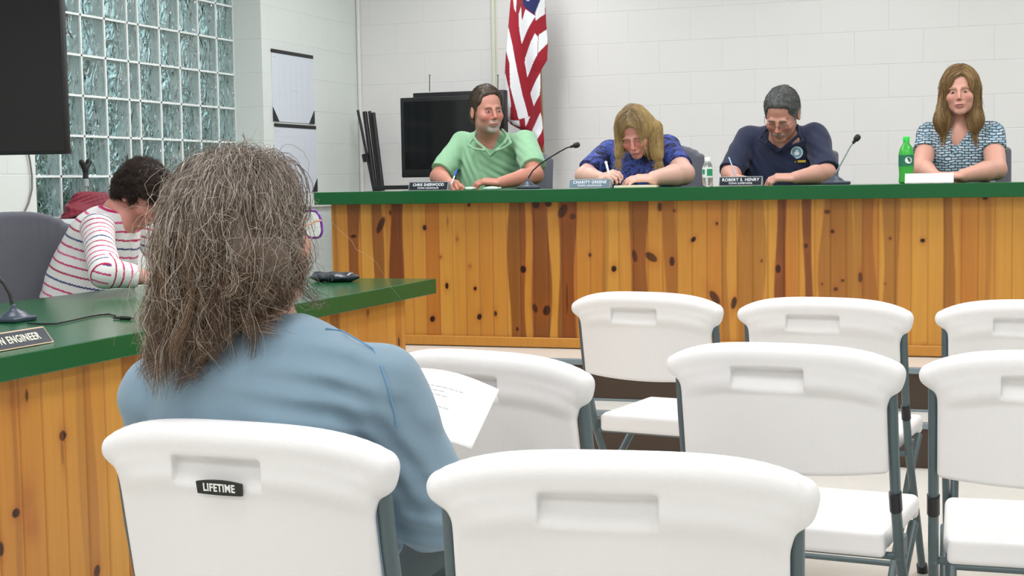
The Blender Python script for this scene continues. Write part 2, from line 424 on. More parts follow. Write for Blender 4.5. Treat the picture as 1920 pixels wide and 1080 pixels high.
KN = np.array(srgb(40, 11, 9))
def pine(name, o, uax, length, z0, z1, nrm, h, bands, knots, seed, board=0.0699, parent=None, u0=0.0):
    # o: origin; uax: unit vector along the panel; nrm: outward normal
    g = np.random.default_rng(seed); nu = int(length/h)+1; nz = int((z1-z0)/h)+1
    u = np.linspace(0, length, nu); z = np.linspace(z0, z1, nz); Ug, Zg = np.meshgrid(u, z, indexing='ij')
    ua = Ug+u0
    bi = np.floor(ua/board).astype(int); fr = ua/board-bi; bi -= bi.min()
    nb = bi.max()+2; tone = g.uniform(-0.35, 0.75, nb+4)[bi]
    wv = wob(seed+1, 1.0); grain = wv(ua*9+tone*40, Zg*1.3, tone*9)*0.35
    f = np.clip(0.28+tone*0.5+grain, 0, 1)[..., None]
    col = PA*(1-f)+PB_*f
    dark = np.zeros_like(Ug)
    for (a, b, s, za, zb) in bands:       # heartwood bands along the boards
        cc = (a+b)/2+0.006*np.sin(Zg*6+a*30); w = (b-a)/2*(1+0.15*np.sin(Zg*9+b*17))
        e = np.clip((w-np.abs(ua-cc))/0.006+0.5, 0, 1)*np.clip((Zg-za)/0.05+0.5, 0, 1)*np.clip((zb-Zg)/0.05+0.5, 0, 1)
        dark = np.maximum(dark, e*s)
    col = col*(1-dark[..., None])+PC*dark[..., None]
    for (ku, kz, ru, rz, an, s) in knots:
        du, dz = ua-ku, Zg-kz; ca, sa = math.cos(an), math.sin(an); p_, q_ = du*ca+dz*sa, -du*sa+dz*ca
        r = np.sqrt((p_/ru)**2+(q_/rz)**2)
        halo = np.exp(-np.maximum(np.sqrt((p_/ru/2.4)**2+(q_/rz/3.2)**2)-0.3, 0)**2*4)*0.35
        col = col*(1-halo[..., None])+np.array(srgb(158, 84, 36))*halo[..., None]
        k = np.clip((1-r)/0.25+0.5, 0, 1)*s
        col = col*(1-k[..., None])+KN*k[..., None]
    gd = np.minimum(fr, 1-fr)*board
    gv = np.clip(1-gd/0.004, 0, 1); col = col*(1-0.35*gv[..., None]*np.array([0.7, 1, 1.2]))
    dep = -0.0035*np.clip(1-gd/0.005, 0, 1)
    o = np.array(o); uax = np.array(uax); nrm = np.array(nrm)
    V = o+Ug[..., None]*uax+Zg[..., None]*np.array([0, 0, 1.0])+dep[..., None]*nrm
    ii = np.arange(nu*nz).reshape(nu, nz)
    F = np.stack([ii[:-1, :-1], ii[1:, :-1], ii[1:, 1:], ii[:-1, 1:]], -1).reshape(-1, 4)
    if np.dot(np.cross(uax, [0, 0, 1]), nrm) < 0: F = F[:, ::-1]
    me = quads(name, V.reshape(-1, 3), F); vcol(me, np.clip(col, 0, 1).reshape(-1, 3))
    return link(name, me, M_pine, parent)
def pineplain(mb, name, parent):
    ob = mb.build(name, M_pine, parent); vcol(ob.data, np.tile(PA*0.6+PB_*0.4, (len(ob.data.vertices), 1))); return ob
M_lam = mat('green_laminate', srgb(22, 88, 46), 0.20, spec=0.5, ior=1.36, var=0.04, vscale=3)
M_carc = mat('desk_carcass', (0.30, 0.18, 0.08), 0.6)

# dais desk on the platform
DX0, DX1, DY = -3.225, 1.6, 6.55
dais = thing('dais_desk', (-1.0, 6.9, PLAT), 'long raised council desk with green laminate top and knotty pine front, facing the chairs', 'desk')
def loc_mb(mb, name, m, parent):         # built in world coordinates
    o = mb.build(name, m, None); local(o, parent); return o
def ux(px, py): return float(at(px, py, DY)[0])
bands = []
for x0, x1, s, za, zb in ((655, 676, .8, 0, 2), (700, 719, .75, 0, 2), (733, 758, .95, 0, 2), (955, 986, .8, .3, .86), (997, 1030, .85, 0, 2), (1048, 1079, .8, 0, 2), (1183, 1216, .75, 0, 2),
        (1246, 1268, .5, 0, 2), (1354, 1366, .45, 0, 2), (1384, 1432, .42, 0, 2), (1455, 1474, .9, 0, 2), (1507, 1523, .9, 0, 2), (1540, 1600, .5, 0, 2), (1601, 1642, .45, 0, 2),
        (1654, 1684, .5, 0, 2), (1768, 1788, .6, 0, 2), (1845, 1856, .3, 0, 2), (620, 634, .3, 0, 2), (1130, 1140, .3, 0, 2)):
    bands.append((ux(x0, 500), ux(x1, 500), s, za, zb))
knots = []
for x, y, rx, ry, an, s in ((796, 427, 4, 5, 0, 1), (838, 536, 3.5, 6, 0, 1), (891, 541, 3, 4, 0, 1), (811, 598, 5, 6, .4, 1), (899, 594, 4.5, 6, .3, 1), (929, 588, 3, 5, 0, .9), (981, 505, 6, 7, 0, 1),
        (970, 617, 3, 4, 0, .9), (1003, 578, 5, 9, -.3, .85), (1025, 582, 7, 10, .3, .9), (663, 443, 6, 3.5, 0, .9), (714, 422, 6, 17, .45, .85), (732, 399, 2.5, 5, 0, .8), (879, 384, 3, 4, 0, .9),
        (839, 415, 1.5, 8, 0, .5), (1005, 383, 7, 8, 0, .85), (1028, 381, 7, 7, 0, .9), (1055, 396, 8, 14, .5, .8), (1074, 406, 6, 6, 0, .7), (1106, 478, 3, 4, 0, .9), (1151, 504, 5, 6, .2, 1),
        (1190, 480, 5, 12, -.2, .8), (1221, 482, 13, 7, .6, .85), (1260, 490, 5, 9, 0, .9), (1237, 388, 4, 9, 0, .85), (1264, 395, 3, 3, 0, .7), (1300, 449, 4, 6, .7, 1), (1344, 419, 2.5, 3, 0, .9),
        (1340, 558, 7, 15, -.6, .85), (1376, 568, 5, 12, .2, .9), (1459, 504, 5, 8, 0, .95), (1511, 461, 4, 5, 0, .8), (1551, 397, 6, 4, 0, .8), (1561, 434, 4, 4, 0, .85), (1428, 489, 2, 3, 0, .7),
        (1580, 526, 3, 3, 0, .8), (1567, 542, 4, 4, 0, .8), (1541, 533, 2.5, 2.5, 0, .7), (1613, 520, 4, 10, 0, .75), (1669, 447, 3, 3, 0, .7), (1730, 451, 4.5, 4, 0, 1), (1847, 371, 5, 4, 0, .9),
        (1732, 650, 4, 3, 0, .9), (1063, 560, 2, 30, 0, .6), (881, 499, 3, 3, 0, .3), (857, 448, 3, 5, 0, .35), (826, 482, 3, 3, 0, .5), (1660, 532, 2, 2, 0, .6)):
    P = at(x, y, DY); sc = float((P-EYE) @ _f)/FOC
    knots.append((float(P[0]), float(P[2]), rx*sc, ry*sc, -an, s))
pn = pine('front_panel', (DX0, DY, 0), (1, 0, 0), DX1-DX0, PLAT+0.002, CT-0.062, (0, -1, 0), 0.004, [(a-0, b, s, PLAT+z_*0+ (0 if za == 0 else za*0.0), 3) for (a, b, s, za, zb) in bands for z_ in (0,)], knots, 11, u0=DX0)
local(pn, dais)
loc_mb(MB().box((DX0, DY+0.006, PLAT+0.001), (DX1, DY+0.03, CT-0.062)).box((DX0, DY+0.03, PLAT+0.001), (DX0+0.03, DY+0.55, CT-0.062)), 'carcass', M_carc, dais)
sp = pineplain(MB().box((DX0-0.012, DY, PLAT+0.001), (DX0-0.001, DY+0.55, CT-0.062), 0.002), 'side_panel', None); local(sp, dais)
bs = pineplain(MB().box((DX0-0.012, DY-0.016, PLAT+0.004), (DX1, DY-0.002, PLAT+0.052), 0.005), 'base_moulding', None); local(bs, dais)
loc_mb(MB().box((DX0-0.07, DY-0.07, CT-0.062), (DX1+0.05, DY+0.56, CT), 0.003), 'worktop', M_lam, dais)

# side desk along the left wall
SX0, SX1, SY1, ST = -3.37, -2.272, 5.565, 0.76
side = thing('side_desk', (-2.8, 3.5, 0), 'side desk with green laminate top and upright pine boards along the left wall', 'desk')
def sy(px, py, X=SX1-0.045):
    d = ray(px, py); t = (X-EYE[0])/d[0]; return EYE+d*t
kn = []
for x, y, rx, ry, an, s in ((118, 817, 7, 10, 0, 1), (30, 962, 7, 9, 0, 1), (50, 742, 2.5, 12, 0, .9), (182, 1071, 6, 12, -.4, .9), (2, 1030, 5, 14, 0, .9), (117, 850, 2.5, 22, 0, .35), (690, 587, 4, 6, 0, .6), (748, 641, 3, 9, .1, .9),
        (30, 750, 12, 18, 0, .10), (52, 935, 9, 20, 0, .08), (60, 990, 9, 14, 0, .08)):
    P = sy(x, y); sc = float((P-EYE) @ _f)/FOC
    kn.append((float(P[1]), float(P[2]), rx*sc*1.6, ry*sc, an, s))
sb = []
for x0, x1, s in ((24, 34, .35), (150, 180, .3), (238, 262, .35), (618, 640, .6)):
    y_ = 900 if x0 < 300 else 600
    a, b = sy(x0, y_)[1], sy(x1, y_)[1]; sb.append((min(a, b), max(a, b), s, 0, 3))
SPY = 5.30
pn = pine('front_panel', (SX1-0.045, 1.6, 0), (0, 1, 0), SPY-1.6, 0.002, ST-0.062, (1, 0, 0), 0.003, sb, kn, 23, board=0.0889, u0=1.6)
local(pn, side)
loc_mb(MB().box((SX0+0.25, 1.6, 0.001), (SX1-0.052, SPY-0.02, ST-0.062)), 'carcass', M_carc, side)
pl = pineplain(MB().box((SX1-0.075, SPY-0.005, 0.001), (SX1-0.042, SPY+0.03, ST-0.062), 0.003).box((SX0+0.25, SPY-0.018, 0.001), (SX1-0.076, SPY+0.02, ST-0.062), 0.002), 'corner_post', None); local(pl, side)
loc_mb(MB().box((SX0, 1.5, ST-0.062), (SX1, SY1, ST), 0.003), 'worktop', M_lam, side)

# ================================================================= FOLDING CHAIRS
M_plas = mat('white_moulded_plastic', (0.82, 0.812, 0.805), 0.38, bump=0.0003, bscale=500, sss=0.0)
M_tube = mat('grey_powder_coat', (0.085, 0.122, 0.13), 0.35, var=0.05)
M_cap = mat('black_plastic', (0.012, 0.012, 0.014), 0.4)
def chair_proto():
    t = thing('folding_chair', (0, 0, 0), 'white moulded folding chair', 'chair', 'white folding chairs in three rows')
    # back: curved shell with a heavy rolled top and a grip recess, leaning a little
    s = SDF((-0.27, -0.08, 0.53), (0.27, 0.09, 0.86), 0.0028)
    def bow(x): return 0.030*(x/0.24)**2     # the middle bulges to the rear
    n = 26
    for i in range(n):
        x = -0.196+0.392*i/(n-1); y = -0.012+bow(x)
        edge = 1-max(0, abs(x)-0.17)/0.03*0.5
        s.cap((x, y+0.028*0.9, 0.575+0.012*(x/0.2)**2), (x, y-0.006, 0.79-0.035*(x/0.2)**2), 0.0105, 0.0105, 0.012)
    n = 30
    top = lambda x: 0.804-0.021*abs(x/0.222)**4-0.009*abs(x/0.222)**2
    xs = np.linspace(-0.218, 0.218, n)
    for a, b in zip(xs, xs[1:]):
        rr = 0.0262-0.004*abs(a/0.222)**6; s.cap((a, bow(a)-0.010, top(a)), (b, bow(b)-0.010, top(b)), rr, k=0.004)
        if abs(a) < 0.21: s.cap((a*0.985, bow(a)-0.008, top(a)-0.020), (b*0.985, bow(b)-0.008, top(b)-0.020), 0.021, k=0.012)
        if abs(a) < 0.20: s.cap((a*0.95, bow(a)-0.006, top(a)-0.046), (b*0.95, bow(b)-0.006, top(b)-0.046), 0.0165, k=0.02)
    rx = np.array([[1, 0, 0], [0, math.cos(-0.36), -math.sin(-0.36)], [0, math.sin(-0.36), math.cos(-0.36)]])
    s.box((-0.020, -0.0335, 0.757), (0.073, 0.0165, 0.025), 0.004, rx, 0.004, '-')
    back = link('backrest', s.mesh('backrest'), M_plas, t)
    # seat
    s = SDF((-0.23, 0.06, 0.38), (0.23, 0.52, 0.48), 0.004)
    s.box((0, 0.29, 0.425), (0.195, 0.185, 0.022), 0.018, k=0.01)
    s.box((0, 0.10, 0.418), (0.188, 0.012, 0.026), 0.01, k=0.01); s.box((0, 0.475, 0.415), (0.19, 0.014, 0.026), 0.012, k=0.01)
    s.warp(lambda x, y, z: 0.008*np.clip(1-(x/0.19)**2, 0, 1)*np.clip(1-((y-0.27)/0.17)**2, 0, 1)+0*z)
    link('seat', s.mesh('seat'), M_plas, t)
    for sgn in (-1, 1):
        x = 0.2135*sgn
        MB().tube([(x, 0.020, 0.775), (x, 0.038, 0.66), (x, 0.072, 0.50), (x, 0.112, 0.40), (x, 0.26, 0.16), (x, 0.345, 0.013)], 0.0145, 14, ry=0.0105, side=(0, 1, 0.3)).build('front_leg', M_tube, t, True)
        c = MB().tube([(x, 0.061, 0.535), (x, 0.073, 0.497)], 0.0165, 14, ry=0.0125, side=(0, 1, 0.3)).build('sleeve_collar', M_cap, t, True)
        x2 = 0.192*sgn
        MB().tube([(x2, 0.40, 0.395), (x2, 0.25, 0.30), (x2, 0.03, 0.12), (x2, -0.085, 0.013)], 0.0115, 12).build('rear_leg', M_tube, t, True)
        MB().box((x-0.006 if sgn > 0 else x-0.004, 0.10, 0.385), (x+0.004 if sgn > 0 else x+0.006, 0.18, 0.425), 0.003).build('pivot_bracket', M_tube, t)
        MB().tube([(x2, -0.078, 0.024), (x2, -0.092, 0.0)], 0.0145, 12).build('rubber_foot', M_cap, t, True)
        MB().tube([(x, 0.338, 0.026), (x, 0.352, 0.0)], 0.016, 12).build('rubber_foot', M_cap, t, True)
    MB().tube([(-0.21, 0.115, 0.393), (0.21, 0.115, 0.393)], 0.008, 10).build('crossbar', M_tube, t, True)
    MB().tube([(-0.19, 0.015, 0.107), (0.19, 0.015, 0.107)], 0.008, 10).build('crossbar', M_tube, t, True)
    MB().tube([(-0.21, 0.285, 0.12), (0.21, 0.285, 0.12)], 0.008, 10).build('crossbar', M_tube, t, True)
    return t
proto = chair_proto()
CH = [(-1.016, 1.748, -3.5, 'white folding chair with a small black brand badge, holding the person in the blue-grey shirt'),
      (-0.450, 1.665, 8, 'empty white folding chair nearest the camera at the bottom middle, right of the occupied one'),
      (-0.972, 2.61, -15, 'white folding chair directly ahead of the person in blue-grey, partly behind the paper'),
      (-0.432, 2.845, -6, 'middle white folding chair of the second row, right of the one behind the paper'),
      (0.075, 2.82, 2, 'white folding chair at the far right of the second row, cut by the frame'),
      (-1.018, 4.09, -10, 'leftmost white folding chair of the row nearest the dais steps'),
      (-0.488, 3.965, -6, 'middle white folding chair of the row nearest the dais steps'),
      (0.048, 3.96, 1, 'rightmost white folding chair of the row nearest the dais steps, cut by the frame')]
chairs = []
for i, (x, y, a, lab) in enumerate(CH):
    c = proto if i == 0 else copy_tree(proto)
    c.location = (x, y, 0); c.rotation_euler = (0, 0, math.radians(a)); c['label'] = lab; chairs.append(c)
# brand badge on the first chair
def text(body, size, loc, rot, m, parent, sx=1.0, name='lettering', ext=0.0004, align='CENTER', bold=0.0):
    cu = bpy.data.curves.new(name, 'FONT'); cu.body = body; cu.size = size; cu.align_x = align; cu.align_y = 'CENTER'; cu.extrude = ext; cu.offset = bold; cu.space_character = 1.1
    tmp = bpy.data.objects.new('tmp', cu); C.objects.link(tmp); bpy.context.view_layer.update()
    me = bpy.data.meshes.new_from_object(tmp.evaluated_get(bpy.context.evaluated_depsgraph_get())); bpy.data.objects.remove(tmp); bpy.data.curves.remove(cu)
    me.materials.clear(); me.materials.append(m); me.name = name
    o = bpy.data.objects.new(name, me); C.objects.link(o); o.location = loc; o.rotation_euler = rot; o.scale = (sx, 1, 1)
    if parent is not None: o.parent = parent
    return o
M_bk = mat('black_label', (0.01, 0.012, 0.01), 0.4); M_wt = mat('white_print', (0.85, 0.87, 0.84), 0.5)
bd = MB()
n = 12; w_, h_ = 0.0375, 0.0085
def arc(x, s): return s*(h_+0.0035*(1-(x/w_)**2))
top_ = [(-w_+2*w_*i/n) for i in range(n+1)]
pts = [(x, 0, arc(x, 1)) for x in top_]+[(x*0.97, 0, -h_-0.001*(1-(x/w_)**2)) for x in top_[::-1]]
bd.prism(pts, (0, 0.003, 0))
badge = bd.build('brand_badge', M_bk, chairs[0]); badge.location = (-0.014, -0.0290, 0.7385); badge.rotation_euler = (0.12, 0, 0)
tx = text('LIFETIME', 0.0155, (0, -0.0006, 0.0008), (math.pi/2, 0, 0), M_wt, badge, 0.80, bold=0.0004)
# ================================================================= THINGS AROUND THE ROOM
M_black = mat('black_gloss', (0.008, 0.008, 0.009), 0.12, spec=0.5)
M_blk = mat('black_matte', (0.012, 0.012, 0.013), 0.45)
M_screen = mat('dark_screen', (0.004, 0.004, 0.005), 0.07, spec=0.5)
M_silver = mat('brushed_metal', (0.55, 0.56, 0.56), 0.3, 1.0)
def on_x(px, py, X): d = ray(px, py); return EYE+d*((X-EYE[0])/d[0])

# wall television
c0 = deep(126.5, 288.5, 5.0)
tv = thing('television', (c0[0], c0[1], c0[2]), 'large black wall television hanging beside the glass block window', 'television', rz=math.atan2(0.329, 0.944))
MB().box((-1.12, 0, 0), (0, 0.045, 0.66), 0.006).build('casing', M_blk, tv, True)
MB().box((-1.112, -0.0015, 0.012), (-0.008, 0.001, 0.652), 0.0).build('screen', M_screen, tv)
MB().box((-0.75, 0.045, 0.18), (-0.37, 0.07, 0.48), 0.004).tube([(-0.56, 0.06, 0.33), (-0.75, 0.16, 0.33)], 0.02).tube([(-0.75, 0.16, 0.33), (-0.95, 0.19, 0.33)], 0.02).build('wall_bracket', M_blk, tv)
cp = [on_x(50, 270, XW+0.012), on_x(56, 300, XW+0.010), on_x(60, 330, XW+0.010), on_x(60, 355, XW+0.010), on_x(54, 380, XW+0.010), on_x(43, 405, XW+0.010), on_x(30, 440, XW+0.010), on_x(20, 520, XW+0.010)]
cb = MB().tube(cp, 0.0042, 8).build('cable', mat('grey_cable', (0.18, 0.17, 0.17), 0.5), None, True)
tag(cb, 'thin grey cable hanging down the wall below the large television', 'cable')

# two pad calendars on the left wall
M_pap = mat('pale_blue_white_paper', (0.70, 0.76, 0.82), 0.6, var=0.02, vscale=3)
M_line = mat('pale_print', (0.62, 0.67, 0.73), 0.7)
def calendar(y0, y1, z0, z1, lab):
    t = thing('pad_calendar', (XW+0.001, (y0+y1)/2, z0), lab, 'calendar', 'pad calendars on the wall')
    w2 = (y1-y0)/2; h = z1-z0; ln = MB()
    MB().box((0, -w2+0.003, 0), (0.004, w2-0.003, h-0.004)).build('paper', M_pap, t)
    for i in range(1, 7): ln.box((0.0041, -w2+0.01+(2*w2-0.02)*i/7-0.0005, 0.03), (0.0044, -w2+0.01+(2*w2-0.02)*i/7+0.0005, h-0.08))
    for i in range(6): ln.box((0.0041, -w2+0.01, 0.03+(h-0.11)*i/5-0.0005), (0.0044, w2-0.01, 0.03+(h-0.11)*i/5+0.0005))
    ln.box((0.0041, -w2+0.015, h-0.052), (0.0044, -w2+0.055, h-0.043)); ln.box((0.0041, -0.02, h*0.44), (0.0044, 0.07, h*0.44+0.006))
    ln.build('ruled_grid', M_line, t)
    MB().box((0, -w2, h-0.022), (0.008, w2, h), 0.002).build('binding_strip', M_blk, t)
    c = MB()
    for sg in (-1, 1): c.prism([(0.004, sg*w2, 0), (0.004, sg*(w2-0.075), 0), (0.004, sg*w2, 0.085)], (0.003, 0, 0))
    c.build('corner_holders', M_blk, t); return t
calendar(7.849, 8.399, 1.553, 1.990, 'upper of the two pad calendars on the left wall')
calendar(7.866, 8.415, 1.118, 1.541, 'lower of the two pad calendars on the left wall')

# microphone clip rising from a red cord bundle on the window sill
Xs = XW-0.085
def onsill(px, py): return on_x(px, py, Xs)
s0 = onsill(163, 400)
t = thing('microphone_holder', (Xs, s0[1], WZ0-0.004), 'black microphone clip on a short grey rod standing on the window sill', 'microphone holder')
zt = onsill(163, 300)[2]-(WZ0-0.004)
MB().lathe([(0.028, 0), (0.028, 0.008), (0.007, 0.016), (0.006, zt-0.10), (0.006, zt-0.09)], 16).build('rod', mat('grey_rod', (0.45, 0.47, 0.47), 0.35), t, True)
MB().lathe([(0.0155, zt-0.13), (0.0155, zt-0.095), (0.011, zt-0.09)], 14).build('collar', mat('grey_collar', (0.35, 0.40, 0.40), 0.4), t, True)
sd = SDF((-0.05, -0.07, zt-0.11), (0.05, 0.07, zt+0.03), 0.003)
sd.cap((0, 0, zt-0.09), (0, 0.002, zt-0.05), 0.014, 0.012, 0.008); sd.cap((0, 0, zt-0.05), (0, -0.028, zt-0.012), 0.012, 0.014, 0.01); sd.cap((0, 0, zt-0.045), (0, 0.03, zt-0.01), 0.012, 0.016, 0.01)
sd.ell((0, 0.004, zt+0.008), (0.03, 0.014, 0.03), k=0.006, op='-')
link('clip', sd.mesh('clip'), M_blk, t)
a0, a1 = onsill(119, 385), onsill(215, 385)
yc = (a0[1]+a1[1])/2; wy = (a1[1]-a0[1])/2; zb0 = WZ0-0.004
sd = SDF((Xs-0.11, a0[1]-0.03, zb0-0.02), (Xs+0.11, a1[1]+0.03, zb0+0.16), 0.004)
g_ = random.Random(3)
def loops(sd, zz, ry, rx_, r):
    q = []
    for i in range(25):
        a = 2*math.pi*i/24; q.append((Xs+rx_*math.cos(a), yc+ry*math.sin(a)+0.01*math.sin(3*a+zz*90), zz+0.010*math.sin(2*a+zz*70)+0.014*math.sin(a+1)))
    for u_, v_ in zip(q, q[1:]): sd.cap(u_, v_, r, k=0.003)
for i in range(9): loops(sd, zb0+0.016+0.0115*i, wy*(0.93-0.035*i+0.05*g_.random()), 0.070-0.004*i, 0.0095)
rb = link('cord_bundle', sd.mesh('cord_bundle'), mat('crimson_cloth', (0.20, 0.004, 0.022), 0.6, sheen=0.3, var=0.2, vscale=30))
tag(rb, 'crimson coiled cord bundle lying on the window sill beside the microphone clip', 'cord')

# items on the side desk
M_mic = mat('slate_plastic', (0.035, 0.05, 0.075), 0.35)
def gooseneck(loc, rz, pts, lab, base=(0.055, 0.07), gm=None, head=True, br=0.0045):
    t = thing('gooseneck_microphone', loc, lab, 'microphone', rz=rz)
    w_, d_ = base; b = MB()
    b.prism([(-w_, -d_, 0), (w_, -d_, 0), (w_, -d_, 0.008), (w_*0.45, -d_*0.5, 0.032), (-w_*0.45, -d_*0.5, 0.032), (-w_, -d_, 0.010)], (0, 2*d_, 0))
    sd = SDF((-w_-0.02, -d_-0.02, -0.01), (w_+0.02, d_+0.02, 0.06), 0.0025)
    b.bm.free()
    sd.box((0, 0, 0.008), (w_, d_, 0.008), 0.006, k=0.004); sd.ell((0, d_*0.1, 0.012), (w_*0.75, d_*0.8, 0.026), k=0.015); sd.cap((0, 0, 0.02), (0, 0, 0.045), 0.013, 0.009, 0.01); sd.box((0, 0, -0.02), (0.2, 0.2, 0.02), 0.001, k=0.001, op='-')
    link('base', sd.mesh('base'), M_mic, t)
    MB().tube(pts, br, 10).build('gooseneck', gm or M_blk, t, True)
    if head:
        a, b_ = Vector(pts[-2]), Vector(pts[-1]); d = (b_-a).normalized()
        MB().tube([b_-d*0.012, b_+d*0.004, b_+d*0.008, b_+d*0.022, b_+d*0.032, b_+d*0.036], [0.006, 0.008, 0.0125, 0.0145, 0.011, 0.004], 12).build('head', M_blk, t, True)
    return t
mb_ = on_z(26, 603, ST)
def rel(px, py, o, depth_y=None): return at(px, py, o[1] if depth_y is None else depth_y)-np.array(o)
m3 = gooseneck((mb_[0], mb_[1], ST), 0, [(0, 0, 0.035), tuple(rel(19, 552, (mb_[0], mb_[1], ST))), tuple(rel(8, 532, (mb_[0], mb_[1], ST))), tuple(rel(-14, 508, (mb_[0], mb_[1], ST))), tuple(rel(-60, 470, (mb_[0], mb_[1], ST))), tuple(rel(-110, 450, (mb_[0], mb_[1], ST)))], 'black gooseneck microphone at the left edge, on the side desk', (0.045, 0.055), br=0.006)
cpts = [on_z(x, y, ST+0.004) for x, y in ((52, 606), (80, 607.5), (105, 607), (130, 602), (160, 595), (185, 590.5), (205, 589), (216, 592))]
t = thing('microphone_cable', tuple(on_z(105, 607, ST)), 'thin black cable with a small plug lying across the side desk top', 'cable')
cbm = MB().tube(cpts, 0.0028, 8).build('cord', M_blk, None, True); local(cbm, t)
p1, p2 = Vector(on_z(213, 595.5, ST+0.005)), Vector(on_z(250, 597, ST+0.005))
pm = MB().tube([p1, p1.lerp(p2, .3), p1.lerp(p2, .35), p1.lerp(p2, .8), p2], [0.0035, 0.0045, 0.006, 0.0055, 0.002], 8).build('plug', M_blk, None, True); local(pm, t)

M_gold = mat('pale_gold_trim', (0.55, 0.42, 0.30), 0.35, 0.6)
M_plate = mat('dark_nameplate', (0.010, 0.018, 0.030), 0.3)
M_let = mat('cream_lettering', (0.85, 0.82, 0.68), 0.5)
def nameplate(loc, rz, w, h, tilt, rows, lab, face=M_plate, trim=M_gold, let=M_let):
    t = thing('nameplate', loc, lab, 'nameplate', rz=rz)
    ct, s_ = math.cos(tilt), math.sin(tilt); w2 = w/2
    up = (0, s_*h, ct*h)
    MB().prism([(-w2, 0, 0.001), (-w2, up[1], up[2]), (-w2, up[1]+0.006, up[2]), (-w2, up[1]+0.03, 0.001)], (w, 0, 0)).build('holder', trim, t)
    rot = Matrix.Rotation(-tilt, 4, 'X')
    q = MB().box((-w2+0.004, -0.0015, 0.004), (w2-0.004, 0.0, h-0.004)).build('plate', face, t); q.matrix_local = rot
    for body, size, z, sx, bo in rows:
        o = text(body, size, (0, -0.002, z), (math.pi/2, 0, 0), let, q, sx, bold=bo)
    return t
pr = on_z(101.5, 642.5, ST)          # bottom right corner of the side desk plate
d_, w_ = 0.0, 0.30
y_dir = math.pi/2
pl_ = nameplate((pr[0], pr[1]-w_/2, ST+0.001), y_dir, w_, 0.052, math.radians(38), [('TOWN ENGINEER', 0.030, 0.0255, 0.84, 0.0006)], 'black desk nameplate reading TOWN ENGINEER at the left edge of the side desk')

# dark pouch at the far end of the side desk
c1 = on_z(632, 529, ST)
sd = SDF((c1[0]-0.18, c1[1]-0.10, ST-0.01), (c1[0]+0.15, c1[1]+0.12, ST+0.08), 0.0035)
sd.ell((c1[0]-0.03, c1[1]+0.02, ST+0.018), (0.105, 0.055, 0.020), k=0.01); sd.cap((c1[0]+0.01, c1[1]+0.01, ST+0.016), (c1[0]+0.085, c1[1]+0.02, ST+0.020), 0.016, 0.008, 0.02); sd.cap((c1[0]-0.11, c1[1]+0.02, ST+0.03), (c1[0]+0.06, c1[1]+0.02, ST+0.026), 0.009, k=0.015)
sd.cap((c1[0]-0.002, c1[1]-0.035, ST+0.030), (c1[0]-0.004, c1[1]-0.04, ST+0.008), 0.004, k=0.004)
sd.warp(lambda x, y, z: 0.0022*np.sin(x*90+y*50)+0*z); sd.box((c1[0], c1[1], ST-0.05), (0.5, 0.5, 0.05), 0.001, k=0.001, op='-')
po_ = link('leather_pouch', sd.mesh('leather_pouch'), mat('navy_leather', (0.018, 0.026, 0.036), 0.3, bump=0.0006, bscale=120))
tag(po_, 'small soft black leather pouch on the far end of the side desk', 'pouch')

# ---- things on the dais
YD = 6.60
def dais_plate(x0, x1, yb, rows, lab, **k):
    a, b = at(x0, yb, YD), at(x1, yb, YD)
    return nameplate(((a[0]+b[0])/2, YD-0.02, CT+0.001), 0.0, b[0]-a[0], k.pop('h', 0.047), math.radians(k.pop('tilt', 22)), rows, lab, **k)
M_pl2 = mat('blue_black_plate', (0.012, 0.016, 0.026), 0.25)
M_pl3 = mat('blue_grey_glare_plate', (0.13, 0.20, 0.26), 0.25)  # blue-grey glare on this plate is put into its base colour
M_grey = mat('grey_trim', (0.30, 0.33, 0.34), 0.35, 0.5)
wl = mat('white_lettering', (0.80, 0.84, 0.88), 0.5)
dais_plate(768, 842, 353, [('CHRIS SHERWOOD', 0.0205, 0.0295, 0.86, 0.0003), ('TOWN COUNCILOR', 0.0125, 0.0125, 0.9, 0.0001)], 'black nameplate in front of the man in the light green polo', face=M_pl2, trim=M_grey, let=wl)
dais_plate(1068, 1146, 348, [('CHARITY GREENE', 0.0205, 0.0295, 0.92, 0.0003), ('TOWN COUNCILOR', 0.0125, 0.0125, 0.95, 0.0001)], 'nameplate with blue-grey glare painted into its colour, in front of the blonde woman who is writing', face=M_pl3, trim=M_grey, let=wl)
dais_plate(1349, 1430, 345, [('ROBERT S. HENRY', 0.0205, 0.0295, 0.94, 0.0003), ('TOWN SUPERVISOR', 0.0125, 0.0125, 0.9, 0.0001)], 'dark nameplate in front of the man in the navy polo', face=M_pl2, trim=M_grey, let=wl)
M_card = mat('white_card', (0.82, 0.80, 0.82), 0.5)
dais_plate(1697, 1788, 341, [], 'blank white nameplate beside the green soda bottle', face=M_card, trim=M_card)
def dmic(bx, Y, pts, lab, gm=None):
    o = at(bx, 346, Y); o[2] = CT
    return gooseneck(tuple(o), 0.6, [tuple(Matrix.Rotation(-0.6, 3, 'Z') @ Vector(at(x, y, Y)-o)) for x, y in pts], lab, (0.045, 0.06), gm, br=0.0034)
dmic(990, 6.62, [(988, 341), (991, 333), (999, 320), (1012, 308), (1030, 296), (1050, 284), (1063, 277), (1074, 274)], 'black gooseneck microphone bending right, in front of the man in green')
dmic(1567, 6.62, [(1567, 338), (1567, 325), (1574, 312), (1585, 292), (1594, 275), (1602, 265)], 'slim grey gooseneck microphone right of the man in the navy polo', mat('grey_steel', (0.30, 0.36, 0.38), 0.4, 0.4))
